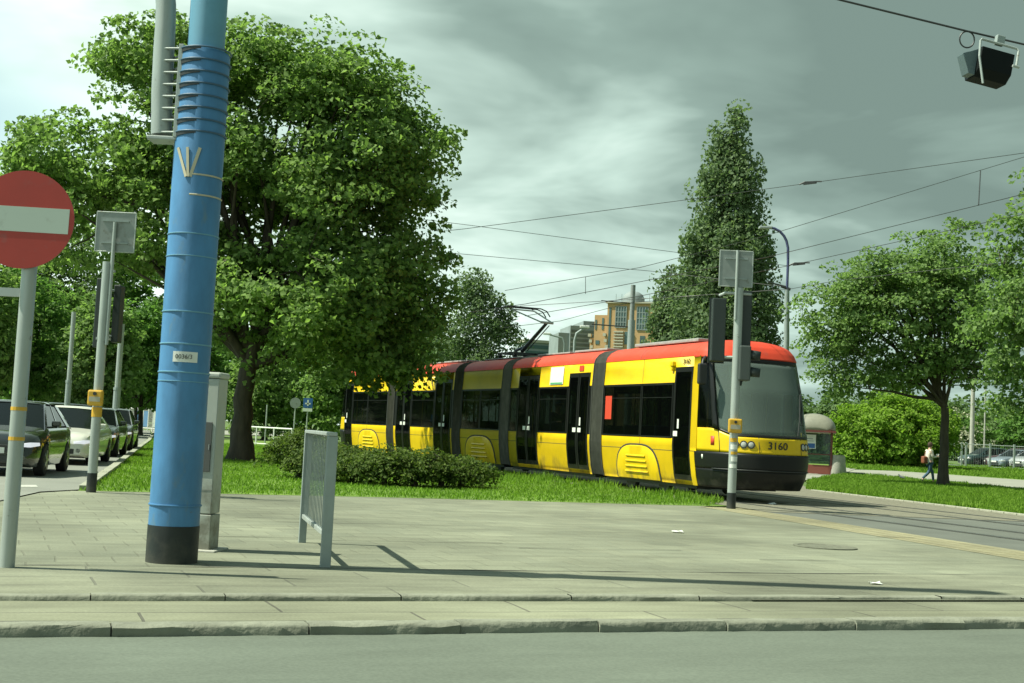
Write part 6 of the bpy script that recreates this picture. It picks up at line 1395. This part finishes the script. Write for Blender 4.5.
# pigeon
p = GT(902, 480.5); pgn = mat('feathers_grey', (.10, .11, .13), .7)
bird = empty('pigeon', (p.x, p.y, p.z), R(150), label='small dark pigeon walking on the path left of the woman', cat='bird')
skin_mesh('body', [(-.16, 0, .10), (-.05, 0, .13), (.06, 0, .16), (.12, 0, .22), (.15, 0, .27), (.19, 0, .262)], [(0, 1), (1, 2), (2, 3), (3, 4), (4, 5)], [(.03, .012), (.065, .055), (.065, .06), (.035, .035), (.032, .03), (.008, .007)], pgn, bird)
mb = MB(); mb.add([(-.12, -.03, .11), (-.12, .03, .11), (-.27, .035, .07), (-.27, -.035, .07)], [(0, 1, 2, 3)]); mb.build('tail', M['dark'], bird, solid=.008)
for s_ in (-1, 1): mb = MB(); mb.tube([(.02, s_ * .03, .10), (.01, s_ * .03, .01), (.05, s_ * .03, .005)], .005, 5); mb.build('leg', M['maroon'], bird)

# ------------------------------------------------------------------ tidy: every separate piece an object of its own, no deeper than thing > part > sub-part
def split_islands(o, newname=None, newparent=None):
    me = o.data; n = len(me.vertices); par = list(range(n))
    def find(a):
        while par[a] != a: par[a] = par[par[a]]; a = par[a]
        return a
    bm = bmesh.new(); bm.from_mesh(me); bmesh.ops.remove_doubles(bm, verts=bm.verts, dist=1e-5); bm.to_mesh(me); bm.free()
    n = len(me.vertices); par = list(range(n))
    for p_ in me.polygons:
        vs_ = list(p_.vertices)
        for q in vs_[1:]: par[find(q)] = find(vs_[0])
    comp = {}
    for p_ in me.polygons: comp.setdefault(find(p_.vertices[0]), []).append(p_.index)
    if len(comp) < 2: return
    groups = list(comp.values()); mods = list(o.modifiers)
    for gi, gp_ in enumerate(groups):
        keep = set(gp_); m2 = me.copy(); bm = bmesh.new(); bm.from_mesh(m2); bm.faces.ensure_lookup_table()
        bmesh.ops.delete(bm, geom=[f_ for f_ in bm.faces if f_.index not in keep], context='FACES'); bm.to_mesh(m2); bm.free()
        if gi == 0: first = m2; continue
        c = o.copy(); c.data = m2; c.name = newname or o.name.split('.')[0]; sc.collection.objects.link(c)
        if newparent is not None: c.parent = newparent; c.location = (0, 0, 0)
    o.data = first
for o in list(sc.objects):
    if o.type != 'MESH': continue
    nm = o.name.split('.')[0]
    if nm == 'section_body': split_islands(o, 'side_panel', o)
    elif nm in ('interior_floor', 'pillar', 'door_pillar', 'window_post', 'door_sticker', 'panel_joint', 'roof_joint', 'door_gap', 'grab_pole'): split_islands(o)
bpy.context.view_layer.update()
def depth(o):
    d_ = 0
    while o.parent: o = o.parent; d_ += 1
    return d_
for o in list(sc.objects):
    while depth(o) > 2:
        mw = o.matrix_world.copy(); o.parent = o.parent.parent; o.matrix_parent_inverse = Matrix(); bpy.context.view_layer.update(); o.matrix_world = mw; bpy.context.view_layer.update()
